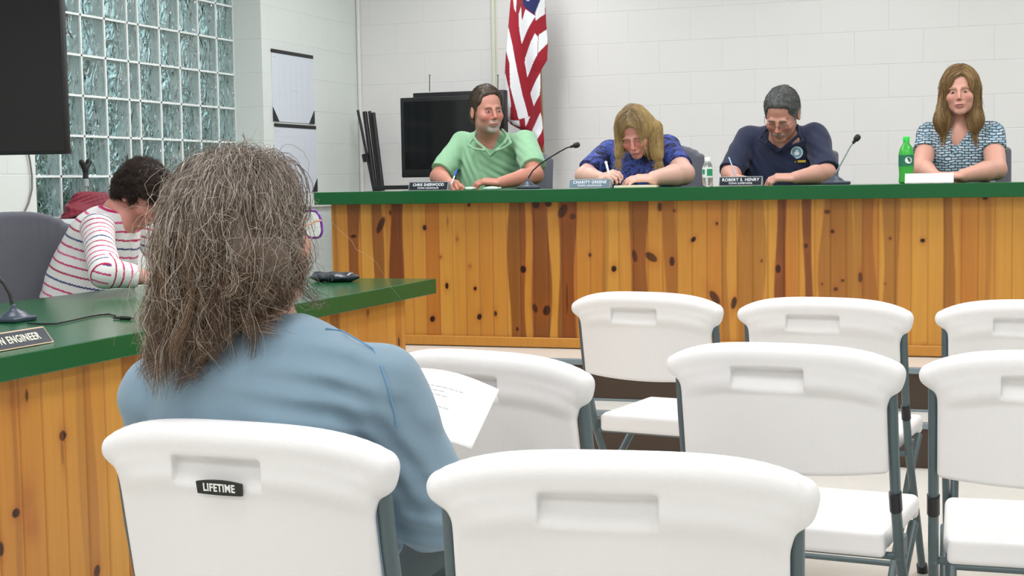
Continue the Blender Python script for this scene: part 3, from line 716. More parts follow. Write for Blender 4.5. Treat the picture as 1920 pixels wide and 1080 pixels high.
# legal pad and pens lying about
a = at(1190, 348, 6.66)
t = thing('writing_pad', (a[0], 6.70, CT+0.001), 'pale yellow writing pad under the blonde woman\'s hands', 'pad', rz=0.15)
MB().box((-0.10, -0.085, 0), (0.10, 0.20, 0.010), 0.001).build('pages', mat('pale_yellow_paper', (0.85, 0.84, 0.62), 0.6), t)
MB().box((-0.10, 0.18, 0.0101), (0.10, 0.20, 0.0115), 0.0004).build('binding', mat('pad_binding', (0.4, 0.25, 0.15), 0.5), t)
# crumpled slips in front of the man in green
for k, (x, lab) in enumerate(((881, 'small crumpled pale green slip left of the other, by the nameplate side of the man in green'), (922, 'small crumpled pale green slip under the folded hand of the man in green'))):
    a = at(x, 350, 6.56); s_ = SDF((a[0]-0.06, 6.50, CT-0.01), (a[0]+0.06, 6.62, CT+0.04), 0.0028)
    s_.ell((a[0], 6.56, CT+0.006), (0.026+0.02*k, 0.02, 0.010), k=0.004); s_.cap((a[0]-0.02, 6.55, CT+0.012), (a[0]+0.025, 6.565, CT+0.010), 0.004, k=0.004); s_.cap((a[0]-0.01, 6.56, CT+0.005), (a[0]+0.03+0.02*k, 6.545, CT+0.008), 0.005, k=0.003)
    s_.box((a[0], 6.56, CT-0.05), (0.2, 0.2, 0.05), 0.001, k=0.001, op='-')
    o = link('crumpled_slip', s_.mesh('crumpled_slip'), mat('pale_green_paper', (0.45, 0.62, 0.50), 0.6, var=0.35, vscale=60)); tag(o, ['small crumpled pale green slip nearest the nameplate of the man in green', 'small crumpled pale green slip under the hand of the man in green'][k], 'paper')
# bottles
def bottle(x, Y, prof, lab, glass, liq, cap, label, lz, extra=None):
    a = at(x, 346, Y); t = thing('drink_bottle', (a[0], Y, CT), lab, 'bottle')
    MB().lathe(prof, 28).build('bottle_body', glass, t, True)
    H = prof[-1][1]
    if liq: MB().lathe([(max(r-0.002, 0.001), z+0.0025) for r, z in prof[:4]]+[(prof[4][0]-0.003, min(prof[4][1], liq[1]))], 28).build('drink', liq[0], t, True)
    MB().lathe([(0.0145, H-0.006), (0.0148, H+0.012), (0.0135, H+0.014)], 20).build('cap', cap, t, True)
    r = prof[3][0]+0.0006; MB().lathe([(r-0.0008, lz[0]), (r, lz[0]), (r, lz[1]), (r-0.0008, lz[1])], 28).build('label_band', label, t, True)
    return t, r
M_pet = mat('clear_plastic', (0.9, 0.95, 0.95), 0.05, trans=0.9, ior=1.3)
M_petg = mat('green_plastic', (0.10, 0.70, 0.12), 0.08, trans=0.55, ior=1.35)
wt, r = bottle(1327, 6.64, [(0.020, 0), (0.0245, 0.006), (0.0245, 0.03), (0.0245, 0.060), (0.0245, 0.085), (0.020, 0.102), (0.0125, 0.114), (0.0125, 0.122)], 'small clear water bottle with a green and white label, between blonde woman and navy polo', M_pet, None, mat('clear_cap', (0.75, 0.80, 0.80), 0.3), mat('white_label', (0.80, 0.86, 0.84), 0.4), (0.042, 0.088))
q = MB()
for a0_, a1_, z0, z1 in ((-1.5, -0.35, 0.050, 0.082), (-2.6, -1.9, 0.058, 0.080)):
    n = 8
    for i in range(n):
        u_, v_ = a0_+(a1_-a0_)*i/n, a0_+(a1_-a0_)*(i+1)/n; rr_ = r+0.0005
        q.poly([(rr_*math.cos(u_), rr_*math.sin(u_), z0), (rr_*math.cos(v_), rr_*math.sin(v_), z0), (rr_*math.cos(v_), rr_*math.sin(v_), z1), (rr_*math.cos(u_), rr_*math.sin(u_), z1)])
q.build('label_print', mat('green_print', (0.02, 0.28, 0.12), 0.4), wt, True)
gt, r = bottle(1699, 6.66, [(0.026, 0), (0.033, 0.008), (0.031, 0.04), (0.033, 0.075), (0.033, 0.135), (0.027, 0.16), (0.0135, 0.180), (0.0135, 0.195)], 'green soda bottle with a bright green cap on the dais', M_petg, (mat('lime_drink', (0.35, 0.75, 0.05), 0.2, trans=0.3), 0.07), mat('bright_green_cap', (0.02, 0.62, 0.06), 0.35), mat('dark_green_label', (0.02, 0.17, 0.10), 0.4), (0.078, 0.128))
q = MB(); c_a = -1.2
ring = [(c_a+0.75*math.cos(t_)*0.62, 0.104+0.0145*math.sin(t_)) for t_ in np.linspace(0, 2*math.pi, 21)[:-1]]
q.poly([((r+0.0008)*math.cos(a_), (r+0.0008)*math.sin(a_), z_) for a_, z_ in ring])
q.build('label_print', M_wt, gt)

# ---- old monitors on a cart behind the man in green
YA, YM = 8.25, 8.45
def plane_box(px0, px1, py0, py1, Y):
    a, b = at(px0, py1, Y), at(px1, py0, Y); return a[0], b[0], a[2], b[2]
x0, x1, z0, z1 = plane_box(753, 930, 177, 333, YA)
ztab = at(840, 346, YA)[2]
t = thing('monitor', ((x0+x1)/2, YA, ztab), 'front black flat monitor on a stand behind the man in green', 'monitor', rz=0.0)
w2 = (x1-x0)/2
MB().box((-w2, 0, z0-ztab), (w2, 0.06, z1-ztab), 0.006).build('casing', M_blk, t, True)
MB().box((-w2+0.025, -0.0015, z0-ztab+0.05), (w2-0.025, 0.001, z1-ztab-0.025)).build('screen', M_screen, t)
MB().box((-0.05, 0.01, 0.01), (0.05, 0.05, z0-ztab+0.05), 0.005).box((-0.11, -0.07, 0), (0.11, 0.12, 0.012), 0.004).build('stand', M_blk, t)
gx, gy_, gz_ = at(789, 246, YA)
x0, x1, z0, z1 = plane_box(777, 945, 168, 330, YM)
t = thing('monitor', ((x0+x1)/2, YM, ztab), 'rear black monitor with two thin aerial rods, behind the front one', 'monitor'); w2 = (x1-x0)/2
MB().box((-w2, 0, z0-ztab), (w2, 0.07, z1-ztab), 0.006).build('casing', M_blk, t, True)
MB().box((-0.12, -0.05, 0), (0.12, 0.12, z0-ztab+0.02), 0.006).build('stand', M_blk, t)
for px in (805.5, 933.5):
    a, b = at(px, 172, YM+0.04), at(px, 142.5, YM+0.04); o = np.array(t.location)
    MB().tube([tuple(a-o), tuple(b-o)], 0.0035, 6).lathe([(0.005, 0), (0.006, 0.004), (0.004, 0.008)], 8, tuple(b-o)).build('aerial_rod', mat('dark_rod', (0.10, 0.12, 0.12), 0.4), t, True)
cx = (x0+x1)/2-0.02
t = thing('media_cart', (cx, 8.4, PLAT), 'dark low media cart under the two black monitors', 'cart')
MB().box((-0.42, -0.28, ztab-PLAT-0.025), (0.42, 0.28, ztab-PLAT), 0.004).build('top_shelf', M_blk, t)
MB().box((-0.40, -0.27, 0.12), (0.40, 0.27, 0.14), 0.004).build('bottom_shelf', M_blk, t)
for sx_ in (-1, 1):
    for sy_ in (-1, 1): MB().box((sx_*0.40-0.015, sy_*0.26-0.015, 0), (sx_*0.40+0.015, sy_*0.26+0.015, ztab-PLAT-0.026), 0.003).build('leg', M_blk, t)

# ---- folded tripod stand leaning in the corner
YT = 8.80
def foot(p, q):                           # run a line on down to the platform
    p, q = np.array(p), np.array(q); k = (PLAT+0.012-p[2])/(q[2]-p[2]); return p+(q-p)*k
A = [(at(671, 207, YT+0.12), at(700, 352, YT+0.02)), (at(684, 210, YT+0.12), at(703, 352, YT+0.02)), (at(693, 209, YT+0.13), at(711, 352, YT+0.04)), (at(700, 212, YT+0.11), at(717, 352, YT-0.02))]
fo = foot(*A[1])
t = thing('tripod_stand', (fo[0], fo[1], PLAT), 'folded black tripod stand leaning in the far corner left of the monitors', 'tripod')
for i, (p, q) in enumerate(A):
    f_ = foot(p, q); rr_ = (0.009, 0.016, 0.012, 0.014)[i]
    o = MB().tube([p, f_], rr_, 12).build('centre_pole' if i == 1 else 'leg', M_blk, None, True); local(o, t)
o = MB().tube([at(685, 289, YT+0.06), at(688, 303, YT+0.06)], 0.026, 12).box(at(683, 303, YT+0.03), at(693, 288, YT+0.09), 0.004).build('clamp', M_blk, None, True); local(o, t)

# ---- flag
YF = 8.72
fl = thing('flag', (at(1000, 400, YF)[0], YF+0.09, PLAT), 'red and white striped flag with a blue starred corner hanging on a pole', 'flag')
fcx = at(990, 100, YF)[0]
def fpt(u_, v_): return at(930+u_/3.6, v_/3.6, YF)
Lx = [(-220, 100), (0, 98), (170, 92), (330, 84), (480, 78), (640, 68), (740, 60), (790, 70), (835, 105), (870, 165), (905, 240), (1010, 272), (1085, 290)]
Rx_ = [(-220, 318), (0, 322), (150, 330), (290, 345), (400, 345), (480, 306), (650, 312), (850, 330), (950, 338), (1020, 318), (1085, 292)]
Wp = [[(108, -60), (152, -60), (142, 85), (128, 60)], [(188, 45), (165, 100), (168, 200), (183, 298), (278, 112), (222, 68), (192, 145)], [(275, 225), (205, 390), (200, 420), (215, 520), (290, 370), (292, 250)],
      [(302, -60), (275, 60), (278, 142), (322, 92), (322, -60)], [(334, 195), (295, 235), (292, 360), (342, 290), (346, 200)], [(310, 480), (240, 620), (240, 640), (265, 715), (306, 640), (318, 500)],
      [(92, 180), (80, 330), (108, 430), (114, 590), (162, 805), (222, 785), (182, 640), (148, 450), (122, 300)], [(82, 495), (60, 560), (50, 690), (68, 745), (108, 840), (118, 700), (106, 600)],
      [(112, 810), (165, 812), (168, 852), (125, 838)], [(198, 795), (236, 782), (205, 855)], [(316, 755), (243, 912), (270, 1012), (322, 892), (335, 840)]]
Bp = [(188, -220), (310, -220), (300, 0), (272, 104), (205, 42)]
St = [(238+15*math.sin(i*math.pi/5)*(1 if i % 2 == 0 else 0.42), 4-15*math.cos(i*math.pi/5)*(1 if i % 2 == 0 else 0.42)) for i in range(10)]
def inside(poly, x, y):
    c = np.zeros(x.shape, bool); n = len(poly)
    for i in range(n):
        (x0, y0), (x1, y1) = poly[i], poly[(i+1) % n]
        if y0 == y1: continue
        c ^= ((y0 > y) != (y1 > y)) & (x < (x1-x0)*(y-y0)/(y1-y0)+x0)
    return c
vv = np.linspace(-200, 1083, 420); uu = np.linspace(0, 1, 90)
Lb = np.interp(vv, [a for a, b in Lx], [b for a, b in Lx]); Rb = np.interp(vv, [a for a, b in Rx_], [b for a, b in Rx_])
Ug = Lb[:, None]+(Rb-Lb)[:, None]*uu[None, :]; Vg = np.repeat(vv[:, None], 90, 1)
o3 = at(930, 0, YF); ex = (at(1030, 0, YF)-o3)/360; ez = (at(930, 100, YF)-o3)/360
P3 = o3+Ug[..., None]*ex+Vg[..., None]*ez
fold = 0.022*np.sin((Ug-90-0.10*Vg)/34)+0.016*np.sin((Ug+0.22*Vg)/52+1)-0.035*np.sin(np.pi*uu)[None, :]
P3[..., 1] = YF+fold
col = np.tile(np.array(srgb(150, 8, 32)), (420, 90, 1)); wc = np.array([0.80, 0.82, 0.84])
for pg in Wp: col[inside(pg, Ug, Vg)] = wc
col[inside(Bp, Ug, Vg)] = np.array(srgb(30, 34, 92)); col[inside(St, Ug, Vg)] = wc
ii = np.arange(420*90).reshape(420, 90)
F = np.stack([ii[:-1, :-1], ii[1:, :-1], ii[1:, 1:], ii[:-1, 1:]], -1).reshape(-1, 4)
me = quads('cloth', P3.reshape(-1, 3), F); vcol(me, col.reshape(-1, 3))
cl = link('cloth', me, mat('flag_cloth', (1, 1, 1), 0.75, attr='tint', sheen=0.2)); local(cl, fl)
md = cl.modifiers.new('thick', 'SOLIDIFY'); md.thickness = 0.004; md.offset = 1
px_, py_ = 0.06, 0.0
MB().tube([(px_, py_, 0.03), (px_-0.05, py_, 2.35)], 0.012, 12).build('pole', mat('wood_pole', (0.35, 0.22, 0.10), 0.4), fl, True)
MB().lathe([(0.13, 0), (0.13, 0.02), (0.05, 0.04), (0.02, 0.09), (0.016, 0.10)], 24, (px_, py_, 0)).build('pole_base', mat('brass_base', (0.5, 0.38, 0.15), 0.3, 0.9), fl, True)

# ---- office chairs behind the desks
M_fab = mat('grey_fabric', (0.125, 0.13, 0.155), 0.85, bump=0.0006, bscale=420, var=0.12, vscale=150, sheen=0.2)
def office_chair():
    t = thing('office_chair', (0, 0, 0), 'grey fabric office chair', 'chair', 'grey fabric office chairs')
    s = SDF((-0.29, 0.14, 0.50), (0.29, 0.36, 1.12), 0.006)
    for i in range(13):
        x = -0.21+0.42*i/12; e = abs(x)/0.21
        s.cap((x, 0.235-0.05*e*e, 0.60+0.03*e**3), (x, 0.285-0.05*e*e, 1.045-0.055*e**3), 0.028, 0.026, 0.02)
    link('backrest', s.mesh('backrest'), M_fab, t)
    s = SDF((-0.30, -0.32, 0.36), (0.30, 0.30, 0.52), 0.008); s.box((0, -0.02, 0.44), (0.25, 0.24, 0.035), 0.03, k=0.02)
    link('seat', s.mesh('seat'), M_fab, t)
    MB().tube([(0, 0.2, 0.42), (0, 0.29, 0.46), (0, 0.31, 0.70)], 0.02, 10).build('back_support', M_blk, t, True)
    MB().tube([(0, 0, 0.08), (0, 0, 0.41)], 0.025, 14).build('column', M_blk, t, True)
    for k in range(5):
        a = 2*math.pi*k/5+0.3; ca, sa = math.cos(a), math.sin(a)
        l = MB().tube([(0, 0, 0.10), (0.28*ca, 0.28*sa, 0.07)], [0.024, 0.014], 10).build('base_leg', M_blk, t, True)
        MB().tube([(0.28*ca-0.01*sa, 0.28*sa+0.01*ca, 0.028), (0.28*ca+0.01*sa, 0.28*sa-0.01*ca, 0.028)], 0.027, 14).build('caster', M_blk, l, True)
    return t
oc = office_chair()

# ================================================================= PEOPLE
M_skin = mat('skin', (1, 1, 1), 0.5, attr='tint', bump=0.0004, bscale=300, sss=0.08)
M_hair = mat('hair', (1, 1, 1), 0.42, attr='tint', spec=0.4)
M_eye = mat('eye', (1, 1, 1), 0.12, attr='tint')
def V3(p): return np.array(p, float)
def nrm(v): v = V3(v); return v/np.linalg.norm(v)

def head_sdf(s, c, R_, k=1.0, jaw=1.0, nose=1.0, closed=False, ears=True):
    s.frame(np.array(R_)*1.0, c)
    q = lambda *a: tuple(v*k for v in a)
    s.ell(q(0, 0.012, 0.032), q(0.075, 0.094, 0.088), k=0.02*k)
    s.ell(q(0, -0.030, -0.040), q(0.058*jaw, 0.060, 0.074), k=0.03*k)
    s.ell(q(0, -0.018, -0.070), q(0.052*jaw, 0.055, 0.045), k=0.02*k)
    s.ell(q(0, -0.070, -0.102), q(0.023*jaw, 0.019, 0.017), k=0.022*k)
    for sg in (-1, 1):
        s.ell(q(sg*0.040, -0.062, -0.030), q(0.022, 0.024, 0.022), k=0.02*k)
        s.ell(q(sg*0.027, -0.0845, 0.013), q(0.022, 0.010, 0.008), k=0.014*k)
        s.ell(q(sg*0.030, -0.101, -0.006), q(0.018, 0.015, 0.010), k=0.010*k, op='-')
        s.ell(q(sg*0.030, -0.0765, -0.006), q(0.0145, 0.0138, 0.0125), k=0.004*k)      # lids
        if not closed: s.ell(q(sg*0.030, -0.0925, -0.0065), q(0.0125, 0.0085, 0.0040), k=0.0015*k, op='-')
        if ears:
            s.ell(q(sg*0.079, 0.010, -0.010), q(0.007, 0.019, 0.031), k=0.006*k)
            s.ell(q(sg*0.085, 0.008, -0.008), q(0.005, 0.011, 0.020), k=0.004*k, op='-')
    s.cap(q(0, -0.090, 0.006), q(0, -0.110*nose, -0.034), 0.0068*k, 0.0095*k, 0.010*k)
    for sg in (-1, 1): s.ell(q(sg*0.0105, -0.097, -0.040), q(0.0075, 0.009, 0.0065), k=0.006*k)
    s.ell(q(0, -0.086, -0.066), q(0.025, 0.014, 0.018), k=0.010*k)
    s.ell(q(0, -0.0985, -0.0655), q(0.020, 0.0065, 0.0045), k=0.005*k); s.ell(q(0, -0.097, -0.0755), q(0.018, 0.0070, 0.0052), k=0.005*k)
    s.box(q(0, -0.1055, -0.0705), q(0.019, 0.005, 0.0010), 0.0004*k, k=0.002*k, op='-')
    s.frame()
def head_cols(P, c, R_, k, base, lip=(0.42, 0.13, 0.12), brow=None, beard=None, blush=0.25, beard_col=(0.42, 0.38, 0.34), lid=None):
    q = ((P-c) @ np.array(R_))/k
    x, y, z = q[:, 0], q[:, 1], q[:, 2]
    col = np.tile(np.array(base), (len(P), 1)); bl = lambda m, cc: None
    def mixc(m, cc):
        nonlocal col
        m = np.clip(m, 0, 1)[:, None]; col = col*(1-m)+np.array(cc)*m
    front = np.clip((-0.045-y)/0.02, 0, 1)
    mixc(blush*np.exp(-((np.abs(x)-0.038)/0.020)**2-((z+0.035)/0.020)**2)*front, (0.62, 0.16, 0.13))
    mixc(blush*np.exp(-(x/0.012)**2-((z+0.034)/0.018)**2)*front, (0.62, 0.18, 0.15))
    if beard:
        d = ((np.abs(x) < 0.052) & (z < -0.052) & (y < -0.035)).astype(float)
        d = np.clip((-0.078-z)/0.006, 0, 1)*np.clip((0.044-np.abs(x))/0.006, 0, 1)*front
        mixc(d*0.95, beard_col)
        d2 = np.exp(-((z+0.0565)/0.0065)**2)*np.clip((0.036-np.abs(x))/0.006, 0, 1)*front
        mixc(d2*0.85, np.array(beard_col)*0.75)
        d3 = np.clip((-0.06-z)/0.01, 0, 1)*np.clip((np.abs(x)-0.030)/0.006, 0, 1)*front*0.6; mixc(d3, np.array(beard_col)*0.8)
    mixc(np.exp(-((z+0.0705)/0.0072)**4)*np.clip((0.0215-np.abs(x)-np.abs(z+0.0705)*0.8)/0.004, 0, 1)*np.clip((-0.085-y)/0.004, 0, 1), lip)
    mixc(np.exp(-((z+0.0705)/0.0016)**2)*np.clip((0.020-np.abs(x))/0.003, 0, 1)*np.clip((-0.085-y)/0.004, 0, 1)*0.8, (0.10, 0.03, 0.03))
    if brow is not None: mixc(np.exp(-((z-0.0155+0.25*(np.abs(x)-0.03)**2/0.03)/0.0048)**2)*np.clip((np.abs(x)-0.009)/0.004, 0, 1)*np.clip((0.047-np.abs(x))/0.006, 0, 1)*front, brow)
    if lid is not None: mixc(np.exp(-((z+0.008)/0.0022)**2)*np.exp(-((np.abs(x)-0.030)/0.013)**4)*front*0.9, lid)
    return col
def eyes(parent, c, R_, k, iris=(0.10, 0.13, 0.16), gaze=(0, 0)):
    for sg in (-1, 1):
        n, m_ = 16, 12; V = []; 
        r = 0.0116*k
        th = np.linspace(0, math.pi, m_+1); ph = np.linspace(0, 2*math.pi, n, endpoint=False)
        T, Ph = np.meshgrid(th, ph, indexing='ij')
        L = np.stack([np.sin(T)*np.cos(Ph), -np.cos(T), np.sin(T)*np.sin(Ph)], -1).reshape(-1, 3)*r
        ii = np.arange((m_+1)*n).reshape(m_+1, n); F = np.stack([ii[:-1], np.roll(ii[:-1], -1, 1), np.roll(ii[1:], -1, 1), ii[1:]], -1).reshape(-1, 4)
        me = quads('eyeball', L, F); col = np.tile((0.48, 0.45, 0.42), (len(L), 1)); a = np.arccos(np.clip(-L[:, 1]/r, -1, 1))
        col[a < 0.55] = iris; col[a < 0.30] = (0.01, 0.01, 0.01); vcol(me, col)
        Rg = np.array(R_) @ rotm(gaze[0], gaze[1])
        P = L @ Rg.T + (V3(c)+np.array(R_) @ (V3((sg*0.030, -0.0772, -0.0062))*k))
        me.vertices.foreach_set('co', P.astype(np.float32).ravel()); me.update()
        o = link('eyeball', me, M_eye); local(o, parent)

def hand_sdf(s, w, d, n, side, curl=(0.35, 0.5, 0.4), size=1.0, spread=0.10, thumb=0.5, tcurl=0.5):
    # w wrist, d towards the fingers, n out of the back of the hand, side: +1 puts the thumb along n x d
    w, d = V3(w), nrm(d); n = nrm(V3(n)-d*np.dot(n, d)); a = np.cross(n, d); z = size
    Rm = np.stack([a, d, n], 1)
    s.box(w+d*0.046*z, (0.036*z, 0.044*z, 0.0125*z), 0.012*z, Rm, 0.010)
    s.ell(w+d*0.03*z+a*side*0.022*z-n*0.006*z, (0.018*z, 0.032*z, 0.015*z), Rm, 0.010)
    L = [0.073, 0.080, 0.074, 0.058]; tips = []
    for i in range(4):
        off = side*(0.0275-0.0183*i)*z; b = w+d*(0.084-0.004*abs(i-1.2))*z+a*off-n*0.001*z
        dd = nrm(d+a*side*(0.5-i/3.0)*spread*2); ang = 0.0; p = b; rr_ = [0.0088, 0.0082, 0.0074, 0.0064]
        cu = [c_*(1+0.12*i) for c_ in curl]
        for j, fr in enumerate((0.45, 0.30, 0.25)):
            ang += cu[j]; v = dd*math.cos(ang)-n*math.sin(ang); q = p+v*L[i]*fr*z
            s.cap(p, q, rr_[j]*z, rr_[j+1]*z, 0.003); p = q
        tips.append(p)
    b = w+d*0.022*z+a*side*0.028*z-n*0.004*z; v = nrm(d*0.75+a*side*(0.85-thumb*0.5)-n*(0.25+thumb*0.5))
    m_ = b+v*0.036*z; s.cap(b, m_, 0.0125*z, 0.0100*z, 0.008)
    v2 = nrm(v*(1-tcurl*0.5)+d*0.5-n*tcurl*0.3-a*side*tcurl*0.5); e_ = m_+v2*0.030*z; s.cap(m_, e_, 0.0098*z, 0.0078*z, 0.003)
    return tips

def person(loc, label, spec, name='person'):
    """spec: head (c, R, k), neck base, shoulders, elbows, wrists, hands, torso list, shirt, colours"""
    t = thing(name, loc, label, 'person')
    S = spec; hc, hR, hk = V3(S['head'][0]), np.array(S['head'][1]), S['head'][2]
    nb = V3(S['neck']); pts = [hc]+[V3(a) for arm in S['arms'] for a in arm['j']]
    P = np.array(pts+[nb]); lo = P.min(0)-0.16; hi = P.max(0)+0.16
    lo[2] = min(lo[2], nb[2]-0.25)
    # skin
    s = SDF(lo, hi, S.get('h', 0.0036)); sk = S.get('heavy', 1.0)
    head_sdf(s, hc, hR, hk, S.get('jaw', 1.0))
    nt = hc+hR @ (V3((0, 0.020, -0.055))*hk)
    s.cap(nt, nb+V3((0, 0, 0.0)), 0.052*hk*S.get('nk', 1), 0.060*hk*S.get('nk', 1), 0.02)
    cd = S.get('chest_dir', (0, -1, 0)); cc = nb+V3(cd)*S.get('cf', 0.014)+V3((0, 0, -0.070))
    s.ell(cc, (0.085*sk, 0.052, 0.09), S.get('tR'), 0.03)
    for arm in S['arms']:
        sh, el, wr = [V3(a) for a in arm['j']]; a_ = arm.get('r', 1.0)*(1+(sk-1)*0.6)
        s.cap(sh, el, 0.046*a_, 0.040*a_, 0.015); s.cap(el, el+(wr-el)*0.35, 0.040*a_, 0.039*a_, 0.015); s.cap(el+(wr-el)*0.35, wr, 0.039*a_, 0.026*a_, 0.015)
        if 'hand' in arm: hand_sdf(s, wr, *arm['hand'][:3], **arm.get('hk', {}))
    me = s.mesh('body'); Pm = coords(me)
    col = head_cols(Pm, hc, hR, hk, S['skin'], **S.get('face', {}))
    far = np.linalg.norm(Pm-hc, axis=1) > 0.19
    col[far] = S.get('arm_skin', S['skin'])
    vcol(me, col); body = link('body', me, M_skin); local(body, t)
    if S.get('eyes', True): eyes(t, hc, hR, hk, **S.get('eye', {}))
    # shirt
    P = np.array([V3(c_) for c_, r_ in S['torso']]+[V3(arm['j'][0]) for arm in S['arms']]+[V3(arm['j'][1]) for arm in S['arms']])
    lo = P.min(0)-0.26; hi = P.max(0)+0.26
    s = SDF(lo, hi, S.get('hs', 0.0042))
    for c_, r_ in S['torso']: s.ell(c_, r_, S.get('tR'), S.get('tk', 0.09))
    for arm in S['arms']:
        sh, el, wr = [V3(a) for a in arm['j']]
        s.cap(nb+(sh-nb)*0.25+V3((0, 0, -0.016)), sh+V3((0, 0, -0.010)), 0.046, 0.052*S.get('shr', 1), 0.04)
        fr = arm.get('sleeve', 0.75); r0, r1 = arm.get('sr', (0.062, 0.062))
        if fr <= 1: s.cap(sh, sh+(el-sh)*fr, r0, r1, 0.02, cut=True)
        else:
            s.cap(sh, el, r0, r1, 0.025); s.cap(el, el+(wr-el)*(fr-1), r1, arm.get('r2', 0.042), 0.015, cut=True)
    nkk = S.get('neckhole', 0.062)
    for (a_, b_, r1, r2) in S.get('cuts', []): s.cap(a_, b_, r1, r2, 0.006, '-')
    s.cap(nb+V3((0, 0, 0.02))+V3(cd)*0.01, nt, nkk*hk, nkk*1.05*hk, 0.01, '-')
    w1, w2, am = wob(S.get('seed', 3), 22), wob(S.get('seed', 3)+1, 55), S.get('wr', 0.0035)
    s.warp(lambda x, y, z: am*w1(x, y, z*1.3)+am*0.35*w2(x, y, z))
    if S.get('fold'):
        for (fc, fd, fr_, fa) in S['fold']:
            fc, fd = V3(fc), nrm(fd)
            s.warp(lambda x, y, z: fa*np.exp(-(((x-fc[0])**2+(y-fc[1])**2+(z-fc[2])**2)/fr_**2))*np.sin(((x-fc[0])*fd[0]+(y-fc[1])*fd[1]+(z-fc[2])*fd[2])*2*math.pi/0.035))
    if 'collar' in S:
        for path, r in S['collar']:
            for a_, b_ in zip(path, path[1:]): s.cap(a_, b_, r, r*0.8, 0.004)
    me = s.mesh('shirt')
    if 'pattern' in S: vcol(me, S['pattern'](coords(me)))
    sh_ = link('shirt', me, S['shirt']); local(sh_, t)
    # trousers and shoes
    if 'legs' in S:
        P = np.array([V3(a) for l in S['legs'] for a in l]+[V3(S['hip'])]); s = SDF(P.min(0)-0.2, P.max(0)+0.2, 0.009)
        s.ell(S['hip'], (0.17, 0.14, 0.10), S.get('tR'), 0.04)
        for h_, k_, a_ in S['legs']: s.cap(h_, k_, 0.085, 0.06, 0.03); s.cap(k_, a_, 0.058, 0.042, 0.02)
        s.warp(lambda x, y, z: 0.003*w1(x, y, z))
        o = link('trousers', s.mesh('trousers'), S['trousers']); local(o, t)
        for h_, k_, a_ in S['legs']:
            fd = nrm((k_[0]-h_[0], k_[1]-h_[1], 0)); a_ = V3(a_); f0 = V3((a_[0], a_[1], S['foot']+0.035))
            s = SDF(f0-0.25, f0+0.25, 0.008); s.cap(f0-fd*0.03, f0+fd*0.15, 0.038, 0.033, 0.01); s.box((f0[0], f0[1], S['foot']-0.2), (0.5, 0.5, 0.2), 0.001, k=0.001, op='-'); s.cap(a_, f0, 0.04, 0.04, 0.02)
            o = link('shoe', s.mesh('shoe'), M_blk); local(o, t)
    return t

def strands(parent, base_me, n, length, rad, colfn, seed, flow, lift=0.004, curl=0.0, K=9, keep=None, name='strands', flat=0.5, wave=(0, 0)):
    # hairs that start on the hair mass and run along it in the direction flow(p)
    g = np.random.default_rng(seed); me = base_me; P = coords(me)
    N = np.empty(len(P)*3, np.float32); me.vertices.foreach_get('normal', N); N = N.reshape(-1, 3)
    m = np.arange(len(P)) if keep is None else np.where(keep(P))[0]
    i0 = g.choice(m, n); kd = kdtree.KDTree(len(P))
    for i, p in enumerate(P): kd.insert(p, i)
    kd.balance()
    pth = np.zeros((n, K, 3)); cols = np.zeros((n, K, 3)); L = length*g.uniform(0.5, 1.3, n)
    for a in range(n):
        i = i0[a]; p = P[i].astype(float).copy(); st = L[a]/(K-1); off = g.uniform(0.2, 1.0)*lift; jit = g.normal(size=3)*flat
        ph = g.uniform(0, 6.28); w1 = nrm(g.normal(size=3)); cb = colfn(P[i], g)
        for j in range(K):
            co, i, dist = kd.find(p); nn = N[i]; q = p+nn*(off*(0.4+0.9*j/K))
            if wave[0]: q = q+w1*wave[0]*math.sin(ph+j*wave[1])*(j/K)
            pth[a, j] = q; cols[a, j] = cb
            f_ = flow(p)+jit*0.35; f_ = f_-nn*np.dot(f_, nn)*0.9; p = p+nrm(f_)*st
            jit = jit+g.normal(size=3)*curl
    o = link(name, strands_mesh(name, pth, np.full(n, rad)*g.uniform(0.7, 1.3, n), cols), M_hair); local(o, parent); return o

# ---------- shared helpers for the people on the dais
def D(x, y, Y): return at(x, y, Y)
FLY = PLAT
def legs_for(cx, cy, w=0.1):
    return [((cx-w, cy-0.02, PLAT+0.55), (cx-w-0.03, cy-0.42, PLAT+0.52), (cx-w-0.02, cy-0.40, PLAT+0.10)), ((cx+w, cy-0.02, PLAT+0.55), (cx+w+0.03, cy-0.42, PLAT+0.52), (cx+w+0.02, cy-0.40, PLAT+0.10))]
M_denim = mat('dark_trousers', (0.03, 0.04, 0.06), 0.8)
def put_chair(x, y, z, a, lab, sz=0.92, src=[0]):
    o = oc if src[0] == 0 else copy_tree(oc); src[0] += 1
    o.location = (x, y, z); o.rotation_euler = (0, 0, a); o.scale = (1, 1, sz); o['label'] = lab; return o

